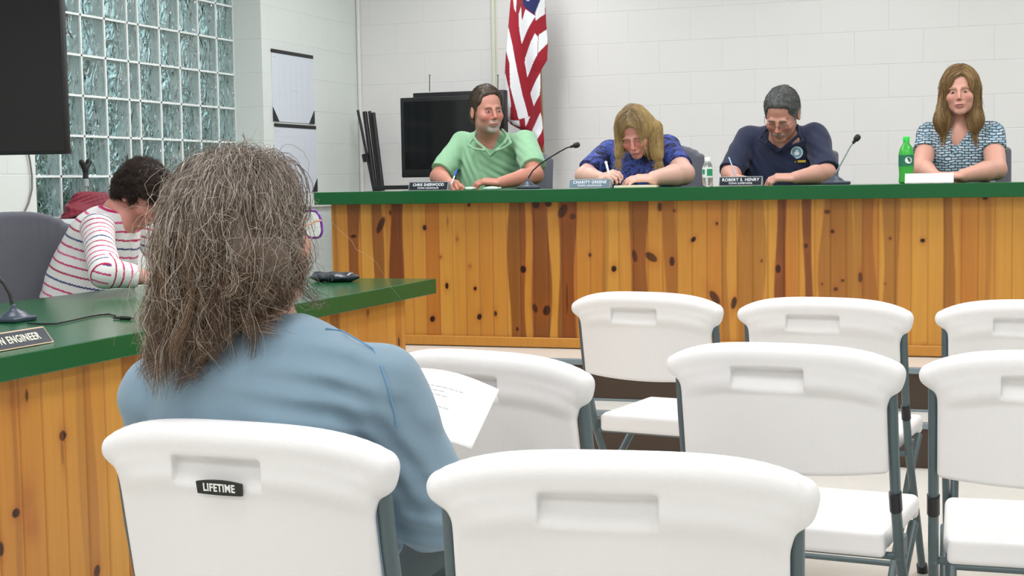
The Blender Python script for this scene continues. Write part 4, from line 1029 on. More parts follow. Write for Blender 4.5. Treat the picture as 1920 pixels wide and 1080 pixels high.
# ---------- man in the green polo
H = D(913, 207, 7.06); RH = rotm(math.radians(43), math.radians(3), math.radians(-3))
sl, sr_ = D(866, 268, 7.22), D(984, 266, 7.16); nb = D(917, 258, 7.17)
eL, eR = D(822, 332, 7.03), D(1003, 328, 6.98); wL, wR = D(842, 335, 6.80), D(938, 338, 6.72)
wL[2] = wR[2] = CT+0.034; eL[2] = max(eL[2], CT+0.045); eR[2] = max(eR[2], CT+0.045)
M_green = mat('light_green_knit', srgb(138, 184, 146), 0.85, bump=0.0003, bscale=600, sheen=0.2)
ch, be, pv = D(920, 300, 7.22), D(918, 350, 7.24), D(918, 400, 7.26); cxp = be[0]
def ring(c, rx, ry, z0, zf, n=14, a0=-2.6, a1=2.6, rot=0.0, drop=0.0):
    q = []
    for i in range(n+1):
        a = a0+(a1-a0)*i/n; f_ = abs(a)/abs(a1); x, y = rx*math.sin(a), ry*math.cos(a)
        x, y = x*math.cos(rot)-y*math.sin(rot), x*math.sin(rot)+y*math.cos(rot); q.append((c[0]+x, c[1]+y, c[2]+z0+(zf-z0)*f_**1.6))
    return q
vneck = [(D(919, 262, 7.10), D(919, 291, 7.085), 0.036, 0.006), (D(919, 268, 7.03), D(919, 290, 7.03), 0.034, 0.006)]
clr = [([tuple(p) for p in (D(893, 246, 7.14), D(888, 258, 7.08), D(896, 268, 7.05), D(908, 278, 7.05), D(918, 291, 7.06))], 0.009),
       ([tuple(p) for p in (D(942, 244, 7.12), D(952, 256, 7.06), D(946, 268, 7.04), D(932, 280, 7.04), D(920, 292, 7.06))], 0.009),
       ([tuple(p) for p in (D(888, 258, 7.08), D(878, 272, 7.06), D(890, 279, 7.04), D(908, 282, 7.04))], 0.007),
       ([tuple(p) for p in (D(952, 256, 7.06), D(958, 268, 7.04), D(945, 277, 7.03), D(930, 283, 7.03))], 0.007)]
gman = person((cxp, 7.25, PLAT), 'person in a light green polo with brown hair and grey goatee, turned to the right', dict(
    head=(H, RH, 1.0), neck=nb, chest_dir=(0.15, -1, 0), jaw=1.04, nk=1.1, heavy=1.12,
    arms=[dict(j=(sl, eL, wL), sleeve=0.86, sr=(0.062, 0.064), hand=(nrm((0.55, -0.8, -0.05)), (-0.25, -0.2, 1), 1), hk=dict(curl=(0.7, 0.8, 0.5), thumb=0.7, size=1.02)),
          dict(j=(sr_, eR, wR), sleeve=0.80, sr=(0.064, 0.066), hand=(nrm((-1, -0.22, 0.10)), (0.0, -0.25, 1), -1), hk=dict(curl=(0.35, 0.55, 0.4), size=1.05, spread=0.12))],
    torso=[(ch, (0.178, 0.125, 0.16)), (be, (0.175, 0.135, 0.15)), (pv, (0.17, 0.135, 0.14))], shirt=M_green, cuts=vneck, collar=clr,
    skin=(0.53, 0.25, 0.185), arm_skin=(0.50, 0.215, 0.15), face=dict(beard=True, brow=(0.12, 0.075, 0.05), blush=0.55, beard_col=(0.38, 0.34, 0.30), lip=(0.42, 0.17, 0.15), lid=(0.10, 0.05, 0.04)),
    eye=dict(gaze=(0.25, 0.0)), legs=legs_for(cxp, 7.28), hip=(cxp, 7.30, PLAT+0.55), trousers=M_denim, foot=PLAT, seed=12,
    fold=[(D(868, 300, 7.1), (1, 0, 0.5), 0.10, 0.004), (D(955, 315, 7.1), (0.6, 0, 1), 0.12, 0.004)]))
put_chair(cxp+0.01, 7.36, PLAT, 0.0, 'grey office chair under the man in the light green polo')
DOWN = lambda p: np.array([0, 0, -1.0])
def short_hair(parent, H, R_, k, base, tip, seed, thick=0.010, line=0.035, n=3500, side=True, ln=0.022, curly=0.0, top=0.0, rad=0.0009):
    s = SDF(H-0.17, H+0.17, 0.0034); s.frame(R_, H)
    s.ell(tuple(v*k for v in (0, 0.014, 0.036+top)), tuple(v*k for v in (0.075+thick, 0.094+thick, 0.088+thick)), k=0.01)
    s.ell(tuple(v*k for v in (0, 0.055, -0.03)), tuple(v*k for v in (0.068+thick*0.6, 0.055, 0.07)), k=0.03)
    s.box(tuple(v*k for v in (0, -0.125, line-0.115)), tuple(v*k for v in (0.066, 0.094, 0.12)), 0.03, rotm(0, 0.25), 0.02, '-'); s.box(tuple(v*k for v in (0, -0.13, line-0.16)), tuple(v*k for v in (0.2, 0.095, 0.12)), 0.02, None, 0.015, '-')
    s.box(tuple(v*k for v in (0, -0.115, -0.165)), tuple(v*k for v in (0.2, 0.17, 0.14)), 0.02, None, 0.01, '-'); s.box(tuple(v*k for v in (0, 0, -0.20)), tuple(v*k for v in (0.2, 0.3, 0.135)), 0.02, None, 0.01, '-')
    for sg in (-1, 1): s.ell(tuple(v*k for v in (sg*0.092, 0.008, -0.020)), tuple(v*k for v in (0.030, 0.028, 0.042)), k=0.008, op='-')
    s.frame(); w = wob(seed, 90); s.warp(lambda x, y, z: 0.002*w(x, y, z))
    me = s.mesh('hair'); P = coords(me); q = ((P-H) @ np.array(R_))/k; f_ = np.clip((0.03-q[:, 2])/0.05, 0, 1)[:, None]
    vcol(me, np.array(base)*(1-f_)+np.array(tip)*f_); o = link('hair', me, M_hair); local(o, parent)
    Rt = np.array(R_)
    def colfn(p, g):
        z = float(((p-H) @ Rt)[2])/k; f = min(max((0.045-z)/0.06, 0), 1); return (np.array(base)*(1-f)+np.array(tip)*f)*g.uniform(0.6, 1.5)
    me2 = me.copy(); 
    # strands use world-space coordinates
    me2.transform(parent.matrix_world)
    s2 = strands(parent, me2, n, ln, rad, colfn, seed, lambda p: Rt @ V3((0.3, 0.6, -0.5)), 0.004, 0.25, 6, None, 'hair_strands', flat=0.6+curly)
    return o
short_hair(gman, H, RH, 1.0, (0.075, 0.055, 0.038), (0.12, 0.10, 0.08), 31, thick=0.006, line=0.068, top=0.006)

# ---------- man in the navy polo
H2 = D(1466, 213, 7.03); R2 = rotm(math.radians(-8), math.radians(34), math.radians(4))
sl, sr_ = D(1404, 258, 7.20), D(1528, 254, 7.20); nb = D(1470, 246, 7.16)
eL, eR = D(1370, 325, 7.02), D(1549, 327, 7.00); wL, wR = D(1378, 336, 6.84), D(1490, 338, 6.74)
wL[2] = wR[2] = CT+0.034; eL[2] = max(eL[2], CT+0.055); eR[2] = max(eR[2], CT+0.055)
ch, be, pv = D(1467, 295, 7.22), D(1465, 340, 7.24), D(1465, 390, 7.26); cxp = be[0]
M_navy = mat('navy_knit', srgb(15, 27, 58), 0.8, bump=0.0003, bscale=600, sheen=0.15)
clr = [([tuple(p) for p in (D(1440, 240, 7.10), D(1430, 250, 7.06), D(1440, 266, 7.04), D(1459, 284, 7.05))], 0.009), ([tuple(p) for p in (D(1495, 236, 7.10), D(1498, 252, 7.06), D(1482, 268, 7.04), D(1460, 284, 7.05))], 0.009),
       ([tuple(p) for p in (D(1430, 250, 7.06), D(1424, 262, 7.05), D(1436, 270, 7.04), D(1450, 277, 7.04))], 0.007), ([tuple(p) for p in (D(1498, 252, 7.06), D(1506, 264, 7.05), D(1494, 270, 7.04), D(1478, 276, 7.04))], 0.007)]
nman = person((cxp, 7.25, PLAT), 'person in a navy polo with short grey hair and glasses, head bowed, writing', dict(
    head=(H2, R2, 1.0), neck=nb, jaw=1.08, nk=1.15, heavy=1.2,
    arms=[dict(j=(sl, eL, wL), sleeve=0.97, sr=(0.064, 0.062), hand=(nrm((0.45, -0.85, -0.05)), (-0.2, -0.1, 1), 1), hk=dict(curl=(0.8, 0.8, 0.5), thumb=0.7, size=1.02)),
          dict(j=(sr_, eR, wR), sleeve=0.95, sr=(0.064, 0.064), hand=(nrm((-1, -0.15, 0.03)), (0.0, -0.35, 1), -1), hk=dict(curl=(0.45, 0.6, 0.4), size=1.05, spread=0.06))],
    torso=[(ch, (0.20, 0.135, 0.16)), (be, (0.215, 0.16, 0.15)), (pv, (0.20, 0.15, 0.14))], shirt=M_navy, cuts=[(D(1463, 262, 7.09), D(1460, 281, 7.075), 0.036, 0.008), (D(1463, 262, 7.03), D(1460, 281, 7.03), 0.034, 0.008)], collar=clr,
    skin=(0.52, 0.26, 0.19), arm_skin=(0.56, 0.30, 0.23), face=dict(beard=False, brow=(0.14, 0.11, 0.09), blush=0.45, lip=(0.40, 0.18, 0.15), lid=(0.10, 0.05, 0.04)),
    eyes=False, legs=legs_for(cxp, 7.28), hip=(cxp, 7.30, PLAT+0.55), trousers=M_denim, foot=PLAT, seed=22,
    fold=[(D(1400, 300, 7.1), (1, 0, 0.5), 0.09, 0.003), (D(1520, 310, 7.1), (0.6, 0, 1), 0.10, 0.003)]))
nc = put_chair(cxp, 7.40, PLAT-0.0, 0.0, 'grey office chair under the man in the navy polo')
short_hair(nman, H2, R2, 1.0, (0.095, 0.10, 0.098), (0.40, 0.44, 0.44), 37, thick=0.008, line=0.056)
# moustache
s = SDF(H2-0.16, H2+0.16, 0.0026); s.frame(R2, H2)
for sg in (-1, 1): s.cap((0, -0.103, -0.0545), (sg*0.026, -0.090, -0.067), 0.0068, 0.0045, 0.004)
s.frame(); me = s.mesh('moustache'); vcol(me, np.tile((0.20, 0.17, 0.14), (len(me.vertices), 1))); o = link('moustache', me, M_hair); local(o, nman)
def glasses(parent, H, R_, k, m, lens_m, w=0.024, h=0.015, drop=0.0, fr=0.0012, fwd=0.104, tm=None, roundish=3.0):
    g_ = thing('glasses', (0, 0, 0), None, None); 
    for key in ('label', 'category'):
        if key in g_: del g_[key]
    W = lambda p: V3(H)+np.array(R_) @ (V3(p)*k)
    mb = MB(); ln = MB()
    for sg in (-1, 1):
        q = []
        for i in range(29):
            a = 2*math.pi*i/28; c_, s_ = math.cos(a), math.sin(a); rr_ = (abs(c_)**roundish+abs(s_)**roundish)**(-1/roundish)
            q.append(W((sg*0.031+w*rr_*c_, -fwd+0.010*abs(sg*0.031+w*rr_*c_)/0.05, -0.008-drop+h*rr_*s_)))
        mb.tube(q, fr*k, 8, cap=False); ln.poly(q[:-1])
        mb.tube([W((sg*(0.031+w), -fwd+0.012, -0.002-drop)), W((sg*0.066, -fwd+0.028, 0.0-drop)), W((sg*0.074, -0.045, 0.002)), W((sg*0.0775, 0.005, 0.004)), W((sg*0.075, 0.026, -0.012))], fr*0.9*k, 8, mat=1 if tm else 0)
    mb.tube([W((-0.031+w, -fwd, -0.004-drop)), W((0, -fwd-0.003, -0.001-drop)), W((0.031-w, -fwd, -0.004-drop))], fr*k, 8)
    bpy.data.objects.remove(g_)
    o = mb.build('glasses_frame', [m, tm] if tm else m, None, True); local(o, parent)
    l = ln.build('lenses', lens_m, None); l.parent = o; l.data.transform(parent.matrix_world.inverted()); return o
M_lens = mat('clear_lens', (0.95, 0.97, 0.97), 0.02, trans=1.0, ior=1.05)
glasses(nman, H2, R2, 1.0, mat('thin_metal_frame', (0.12, 0.11, 0.10), 0.3, 0.7), M_lens, 0.023, 0.014, 0.006, 0.0011, 0.106)
# chest emblem: a pale round badge over a yellow line
def chest_pt(px, py, Y0=6.9):
    from mathutils import Vector as Vv
    o_ = next(c for c in nman.children if c.name.startswith('shirt')); mwi = nman.matrix_world.inverted()
    org = mwi @ Vector(EYE); d = (mwi.to_3x3() @ Vector(ray(px, py))).normalized(); hit, lo_, n_, i_ = o_.ray_cast(org, d); return lo_, n_
p0, n0 = chest_pt(1494, 286)
n0 = Vector((n0.x*0.5, -1, n0.z*0.5)).normalized(); X_ = Vector((0, 0, 1)).cross(n0); X_ = -X_ if X_.x < 0 else X_; X_.normalize(); Z_ = n0.cross(X_)*-1; Z_ = Z_ if Z_.z > 0 else -Z_
em = MB(); sc = 7.3/2700
def disc(mb, r, off, mi, dz=0.0, e_=1.0):
    mb.poly([p0+n0*off+X_*(r*math.cos(a))+Z_*(dz+r*e_*math.sin(a)) for a in np.linspace(0, 2*math.pi, 25)[:-1]], mi)
disc(em, 11.0*sc, 0.0040, 0); disc(em, 8.5*sc, 0.0045, 1); disc(em, 4.5*sc, 0.0050, 2, -1.5*sc, 0.8); disc(em, 3*sc, 0.0054, 0, 3.5*sc, 0.6)
emb = em.build('chest_emblem', [mat('emblem_pale', (0.55, 0.70, 0.72), 0.7), mat('emblem_blue', (0.16, 0.33, 0.45), 0.7), mat('emblem_white', (0.75, 0.8, 0.8), 0.7)], nman)
yl = MB(); c_ = p0+n0*0.0045-Z_*(16*sc)
for i in range(11):
    if i == 5: continue
    a_ = c_+X_*((i-5)*2.9*sc); yl.poly([a_-X_*1.15*sc-Z_*1.9*sc, a_+X_*1.15*sc-Z_*1.9*sc, a_+X_*1.15*sc+Z_*1.9*sc, a_-X_*1.15*sc+Z_*1.9*sc])
yl.build('yellow_stitching', mat('yellow_thread', (0.75, 0.50, 0.03), 0.7), emb)
# white collar tag edge
# ---------- pens
def pen(p, q, m, lab, r=0.0042, cap_=None):
    p, q = V3(p), V3(q); t = thing('pen', tuple(p), lab, 'pen')
    b = MB().tube([p, p+(q-p)*0.1, p+(q-p)*0.12, q], [0.001, r*0.7, r, r], 10).build('barrel', m, None, True); local(b, t)
    e_ = MB().tube([p+(q-p)*(0.62 if cap_ else 0.96), q+(q-p)*0.01], r*1.25, 10).build('cap', cap_ or m, None, True); local(e_, t); return t
# ---------- pens held by the writers
pen(D(846, 347, 6.70), D(856, 320, 6.76), mat('pen_white', (0.7, 0.7, 0.7), 0.4), 'blue capped pen in the right hand of the man in green', 0.0045, mat('pen_blue', (0.02, 0.06, 0.55), 0.35))
pen(D(1147, 346, 6.64), D(1136, 304, 6.72), mat('pen_bright_white', (0.82, 0.82, 0.84), 0.35), 'white pen held upright by the blonde woman as she writes', 0.0055)
pen(D(1386, 346, 6.70), D(1367, 296, 6.78), mat('pen_silver', (0.30, 0.38, 0.48), 0.3, 0.5), 'slim silver blue pen held by the man in the navy polo', 0.0036)

# ---------- long hair built from a mass and thousands of hairs
def long_hair(parent, H, R_, k, blobs, cuts, colfn, seed, n, ln, h=0.004, rad=0.001, flowv=(0, 0, -1), wave=(0.004, 0.9), curl=0.15, face=True, part=0.0, lift=0.006, flat=0.3, K=10):
    P = np.array([V3(b[0]) for b in blobs]+[V3(b[1]) for b in blobs]+[H]); s = SDF(P.min(0)-0.14, P.max(0)+0.14, h)
    s.frame(R_, H); s.ell(tuple(v*k for v in (0, 0.014, 0.038)), tuple(v*k for v in (0.089, 0.107, 0.100)), k=0.01); s.frame()
    for a, b, r1, r2 in blobs: s.cap(a, b, r1, r2, 0.03)
    if face:
        s.frame(R_, H)
        for c_, r_ in cuts: s.ell(tuple(v*k for v in c_), tuple(v*k for v in r_), k=0.014, op='-')
        s.frame()
    w = wob(seed, 60); s.warp(lambda x, y, z: 0.0035*w(x*1.6, y*1.6, z*0.35))
    me = s.mesh('hair'); P = coords(me); g = np.random.default_rng(seed); vcol(me, np.array([colfn(p, g) for p in P])*0.75)
    me2 = me.copy(); o = link('hair', me, M_hair); local(o, parent)
    Rm = np.array(R_)
    def fv(p):
        q_ = (p-H) @ Rm; w_ = math.exp(-(q_[0]/0.035)**2) if q_[1] < 0.0 else 0.0
        return V3(flowv)+Rm @ V3((math.copysign(1.6, q_[0]-part), 0.2, 0))*w_
    def keepf(P):
        q_ = (P-H) @ Rm; return ~((np.abs(q_[:, 0]) < 0.052*k) & (q_[:, 1] < -0.055*k) & (q_[:, 2] < 0.055*k) & (q_[:, 2] > -0.14*k))
    strands(parent, me2, n, ln, rad, colfn, seed, fv, lift, curl, K, keepf, 'hair_strands', flat=flat, wave=wave)
    return o

# ---------- blonde woman writing
H3 = D(1191, 247, 6.98); R3 = rotm(math.radians(2), math.radians(33), math.radians(-6))
sl, sr_ = D(1142, 284, 7.16), D(1252, 276, 7.20); nb = D(1203, 268, 7.14)
eL, eR = D(1096, 330, 6.98), D(1282, 326, 6.98); wL, wR = D(1128, 333, 6.72), D(1226, 338, 6.74)
wR[2] = CT+0.044; wL[2] = CT+0.045; eL[2] = max(eL[2], CT+0.055); eR[2] = max(eR[2], CT+0.06)
ch, be, pv = D(1200, 306, 7.20), D(1200, 345, 7.22), D(1200, 395, 7.26); cxp = be[0]
def print_mat():
    m = bpy.data.materials.new('blue_floral_print'); m.use_nodes = True; nt = m.node_tree; L = nt.links; b = nt.nodes['Principled BSDF']; b.inputs['Roughness'].default_value = 0.7
    tc = nt.nodes.new('ShaderNodeTexCoord'); n = nt.nodes.new('ShaderNodeTexNoise'); n.inputs['Scale'].default_value = 20; n.inputs['Detail'].default_value = 3; n.inputs['Distortion'].default_value = 1.4
    L.new(tc.outputs['Object'], n.inputs['Vector']); r = nt.nodes.new('ShaderNodeValToRGB'); L.new(n.outputs['Fac'], r.inputs[0]); el = r.color_ramp.elements
    el[0].position = 0.36; el[0].color = (*srgb(18, 22, 52), 1); el[1].position = 0.72; el[1].color = (*srgb(120, 140, 215), 1)
    for p_, c_ in ((0.45, (34, 44, 98)), (0.53, (62, 84, 168)), (0.60, (40, 70, 150)), (0.66, (92, 80, 150))): x = el.new(p_); x.color = (*srgb(*c_), 1)
    L.new(r.outputs[0], b.inputs['Base Color']); return m
blonde = person((cxp, 7.25, PLAT), 'person with straight blonde hair in a blue patterned top, head bowed, writing', dict(
    head=(H3, R3, 0.97), neck=nb, jaw=1.12, nk=1.05, heavy=1.25,
    arms=[dict(j=(sl, eL, wL), sleeve=0.80, sr=(0.062, 0.064), hand=(nrm((0.75, -0.6, 0.25)), (-0.4, -0.5, 0.8), 1), hk=dict(curl=(0.75, 0.9, 0.6), thumb=0.8, size=0.95)),
          dict(j=(sr_, eR, wR), r=1.15, sleeve=0.74, sr=(0.064, 0.066), hand=(nrm((-1, -0.25, 0.02)), (0.0, -0.35, 1), -1), hk=dict(curl=(0.2, 0.3, 0.3), size=0.98, spread=0.06))],
    torso=[(ch, (0.20, 0.14, 0.15)), (be, (0.215, 0.16, 0.15)), (pv, (0.20, 0.15, 0.14))], shirt=print_mat(), cuts=[(D(1192, 285, 7.05), D(1193, 303, 7.03), 0.042, 0.014)],
    skin=(0.60, 0.285, 0.235), arm_skin=(0.68, 0.42, 0.34), face=dict(brow=(0.20, 0.11, 0.075), blush=0.6, lip=(0.45, 0.17, 0.17), lid=(0.16, 0.09, 0.08)),
    eyes=False, legs=legs_for(cxp, 7.28), hip=(cxp, 7.30, PLAT+0.55), trousers=M_denim, foot=PLAT, seed=42))
put_chair(D(1224, 300, 7.4)[0], 7.36, PLAT, 0.0, 'grey office chair rising behind the blonde woman who is writing')
BL = np.array((0.50, 0.36, 0.15)); BD = np.array((0.20, 0.135, 0.07))
def bcol(p, g):
    z = float(((p-H3) @ R3)[2]); x = float(((p-H3) @ R3)[0]); f = min(max((z-0.06)/0.06, 0), 1)*0.75*math.exp(-((x+0.01)/0.05)**2)+0.25*g.random(); f = min(f, 1); return (BL*(1-f)+BD*f)*g.uniform(0.75, 1.25)
long_hair(blonde, H3, R3, 0.97, [(D(1168, 240, 6.98), D(1160, 288, 6.95), 0.030, 0.014), (D(1224, 240, 7.00), D(1234, 288, 6.98), 0.045, 0.022), (D(1212, 250, 7.08), D(1222, 282, 7.10), 0.07, 0.04)],
    [((-0.003, -0.110, -0.052), (0.062, 0.088, 0.092)), ((-0.006, -0.125, 0.018), (0.054, 0.080, 0.074))], bcol, 51, 5200, 0.10, rad=0.0011, lift=0.006)

# ---------- woman at the right end of the frame
H4 = D(1801, 171, 7.12); R4 = rotm(math.radians(-3), math.radians(2), math.radians(-3))
sl, sr_ = D(1742, 250, 7.22), D(1860, 250, 7.20); nb = D(1801, 232, 7.20)
eL, eR = D(1728, 316, 7.04), D(1868, 318, 7.02); wL, wR = D(1752, 336, 6.82), D(1806, 337, 6.76)
wL[2] = wR[2] = CT+0.032; eL[2] = max(eL[2], CT+0.05); eR[2] = max(eR[2], CT+0.05)
ch, be, pv = D(1800, 282, 7.20), D(1798, 330, 7.22), D(1798, 385, 7.26); cxp = be[0]
def dash_mat():
    m = bpy.data.materials.new('teal_dash_print'); m.use_nodes = True; nt = m.node_tree; L = nt.links; b = nt.nodes['Principled BSDF']; b.inputs['Roughness'].default_value = 0.65
    tc = nt.nodes.new('ShaderNodeTexCoord'); s_ = nt.nodes.new('ShaderNodeSeparateXYZ'); c_ = nt.nodes.new('ShaderNodeCombineXYZ'); L.new(tc.outputs['Object'], s_.inputs[0])
    n = nt.nodes.new('ShaderNodeTexNoise'); n.inputs['Scale'].default_value = 14; L.new(tc.outputs['Object'], n.inputs['Vector'])
    ad = nt.nodes.new('ShaderNodeMath'); ad.operation = 'MULTIPLY_ADD'; ad.inputs[1].default_value = 0.035; L.new(n.outputs['Fac'], ad.inputs[0]); L.new(s_.outputs[2], ad.inputs[2])
    L.new(s_.outputs[0], c_.inputs[0]); L.new(ad.outputs[0], c_.inputs[1])
    br = nt.nodes.new('ShaderNodeTexBrick'); L.new(c_.outputs[0], br.inputs['Vector']); br.inputs['Scale'].default_value = 1; br.inputs['Brick Width'].default_value = 0.030; br.inputs['Row Height'].default_value = 0.0125; br.offset = 0.42
    br.inputs['Mortar Size'].default_value = 0.0048; br.inputs['Mortar Smooth'].default_value = 0.9
    br.inputs['Color1'].default_value = (*srgb(196, 214, 224), 1); br.inputs['Color2'].default_value = (*srgb(140, 176, 192), 1); br.inputs['Mortar'].default_value = (*srgb(34, 52, 68), 1)
    L.new(br.outputs['Color'], b.inputs['Base Color']); return m
w4 = person((cxp, 7.25, PLAT), 'person with shoulder-length light brown hair in a teal and white patterned top, facing the camera', dict(
    head=(H4, R4, 0.93), neck=nb, jaw=1.08, nk=0.92, heavy=1.0,
    arms=[dict(j=(sl, eL, wL), sleeve=0.52, sr=(0.056, 0.056), r=1.1, hand=(nrm((0.8, -0.5, 0)), (-0.2, -0.2, 1), 1), hk=dict(size=0.92)),
          dict(j=(sr_, eR, wR), sleeve=0.50, sr=(0.058, 0.058), r=1.15, hand=(nrm((-1, -0.2, 0)), (0, -0.3, 1), -1), hk=dict(size=0.92))],
    torso=[(ch, (0.155, 0.12, 0.16)), (be, (0.160, 0.125, 0.15)), (pv, (0.165, 0.13, 0.14))], shirt=dash_mat(),
    cf=0.046, cuts=[(D(1800, 235, 7.09), D(1786, 286, 7.088), 0.050, 0.013), (D(1800, 235, 7.04), D(1787, 284, 7.05), 0.045, 0.014)],
    skin=(0.64, 0.34, 0.265), arm_skin=(0.62, 0.33, 0.25), face=dict(brow=(0.26, 0.16, 0.10), blush=0.35, lip=(0.42, 0.12, 0.14), lid=(0.12, 0.07, 0.06)),
    eye=dict(iris=(0.10, 0.10, 0.10)), legs=legs_for(cxp, 7.28), hip=(cxp, 7.30, PLAT+0.55), trousers=M_denim, foot=PLAT, seed=62, wr=0.0025))
put_chair(cxp, 7.42, PLAT-0.0, 0.0, 'grey office chair under the woman in the teal patterned top')
WL = np.array((0.36, 0.235, 0.10)); WD = np.array((0.15, 0.085, 0.035))
def wcol(p, g):
    f = min(1, max(0, 0.25+0.35*math.sin(p[0]*160)+0.4*g.random())); return (WL*(1-f)+WD*f)*g.uniform(0.8, 1.25)
long_hair(w4, H4, R4, 0.93, [(D(1776, 165, 7.12), D(1766, 225, 7.10), 0.026, 0.030), (D(1768, 222, 7.10), D(1770, 242, 7.10), 0.030, 0.015), (D(1824, 165, 7.12), D(1829, 225, 7.11), 0.026, 0.028), (D(1829, 222, 7.11), D(1824, 240, 7.10), 0.030, 0.015), (D(1801, 180, 7.2), D(1801, 225, 7.22), 0.07, 0.07)],
    [((0.004, -0.115, -0.045), (0.061, 0.098, 0.100)), ((0.012, -0.130, 0.022), (0.052, 0.085, 0.072))], wcol, 71, 5200, 0.11, rad=0.0011, part=0.02)

# ---------- woman in the striped top at the side desk, side on
def G(x, y, z): return deep(x, y, z)
ZS = 1.055
def GS(x, y, z): return deep(x, y, z*ZS)
H5 = GS(268, 366, 5.45); R5 = rotm(math.radians(82), math.radians(42), math.radians(0))
nb = GS(222, 398, 5.47); sN, sF = GS(182, 428, 5.28), GS(262, 418, 5.72)
eN, wN = GS(196, 512, 5.02), GS(272, 520, 5.12); eF, wF = GS(318, 505, 5.62), GS(335, 520, 5.42)
for p_ in (eN, wN, eF, wF): p_[2] = max(p_[2], ST+0.045)
ch, be, pv = GS(192, 458, 5.50), GS(168, 530, 5.50), GS(150, 600, 5.50)
TD = nrm(nb-pv); yax = nrm(np.cross(TD, (1, 0, 0)))       # torso axes: x towards her left and right
tx_ = nrm(sF-sN); tz_ = nrm(TD-tx_*np.dot(TD, tx_)); ty_ = np.cross(tz_, tx_); TR = np.stack([tx_, ty_, tz_], 1)
SC = [srgb(196, 28, 104), srgb(44, 58, 112), srgb(214, 90, 140), srgb(176, 20, 76)]
def stripes(P):
    base = np.tile(np.array((0.80, 0.80, 0.80)), (len(P), 1)); out = base.copy()
    def band(t, per=0.034, th=0.0072):
        i = np.floor(t/per).astype(int); f = t/per-i; m = f < th/per; c_ = np.array(SC)[(i*7 % 5) % 4]; return m, c_
    t_t = (P-pv) @ tz_+0.10*((P-pv) @ ty_); m, c_ = band(t_t+3); out[m] = c_[m]
    def arm(a, b, r):
        d = nrm(b-a); L = np.linalg.norm(b-a); u = (P-a) @ d; q = P-a-u[:, None]*d; return u, np.linalg.norm(q, axis=1), (u > -0.02) & (u < L+0.03) & (np.linalg.norm(q, axis=1) < r)
    for a, b, c2 in ((sN, eN, wN),):
        u, rr_, k_ = arm(a, b, 0.085); k_ &= ((P-ch) @ tx_) < -0.09
        m, c_ = band(u+3); o = base.copy(); o[m] = c_[m]; out[k_] = o[k_]
        u2, r2, k2 = arm(b, c2, 0.08); k2 &= u2 > 0.0; m, c_ = band(u2+3.01); o = base.copy(); o[m] = c_[m]; out[k2] = o[k2]
    return out
M_str = mat('striped_cotton', (1, 1, 1), 0.8, attr='tint', bump=0.0003, bscale=500)
hipY = pv.copy(); hipY[2] = 0.56
fw = np.array([0.97, 0.1, 0.0])
lg = []
for sg in (-1, 1):
    h_ = hipY+tx_*0.09*sg; h_[2] = 0.54; k_ = h_+fw*0.20; k_[2] = 0.53; a_ = k_+V3((0.0, 0, 0)); a_[2] = 0.09; lg.append((tuple(h_), tuple(k_), tuple(a_)))
swoman = person(tuple((hipY[0], hipY[1], 0)), 'person with short dark curly hair in a striped white top, bent over the side desk', dict(
    head=(H5, R5, 0.98), neck=nb, jaw=1.05, nk=1.1, heavy=1.2, chest_dir=(0.8, 0, -0.2), tR=TR,
    arms=[dict(j=(sN, eN, wN), sleeve=1.75, sr=(0.062, 0.056), r2=0.044, r=0.95, hand=(nrm((0.9, 0.35, 0)), (0, -0.3, 1), -1), hk=dict(size=0.95)),
          dict(j=(sF, eF, wF), sleeve=1.75, sr=(0.062, 0.056), r2=0.044, r=0.95, hand=(nrm((0.8, -0.5, 0)), (0, -0.2, 1), 1), hk=dict(size=0.95))],
    torso=[(ch, (0.19, 0.14, 0.16)), (be, (0.20, 0.165, 0.16)), (pv, (0.21, 0.165, 0.15))], shirt=M_str, pattern=stripes, hs=0.0034, wr=0.003,
    skin=(0.62, 0.27, 0.22), arm_skin=(0.62, 0.33, 0.27), face=dict(brow=(0.05, 0.03, 0.02), blush=0.6), eyes=False, nk2=1,
    legs=lg, hip=tuple(hipY), trousers=M_denim, foot=0.0, seed=82))
ocb = put_chair(-3.56, 4.70, 0.0, math.radians(62), 'grey office chair at the left edge behind the side desk', 1.0)
s = SDF(H5-0.2, H5+0.2, 0.0036); s.frame(R5, H5)
s.ell((0, 0.018, 0.040), (0.092, 0.112, 0.100), k=0.01); s.ell((0, 0.065, -0.015), (0.082, 0.065, 0.085), k=0.03)
s.box((0, -0.125, -0.075), (0.12, 0.092, 0.105), 0.03, None, 0.02, '-'); s.ell((0, -0.14, 0.02), (0.06, 0.06, 0.05), k=0.02, op='-')
s.frame(); w1, w2 = wob(91, 130, 8), wob(92, 220, 8); s.warp(lambda x, y, z: 0.006*w1(x, y, z)+0.003*w2(x, y, z))
me = s.mesh('hair'); vcol(me, np.tile((0.030, 0.018, 0.014), (len(me.vertices), 1))); me2 = me.copy(); o = link('hair', me, M_hair); local(o, swoman)
strands(swoman, me2, 4200, 0.035, 0.0008, lambda p, g: np.array((0.040, 0.024, 0.018))*g.uniform(0.5, 1.8), 95, lambda p: V3((0, 0, -0.3)), 0.010, 0.9, 10, None, 'hair_strands', flat=2.5, wave=(0.004, 1.6))
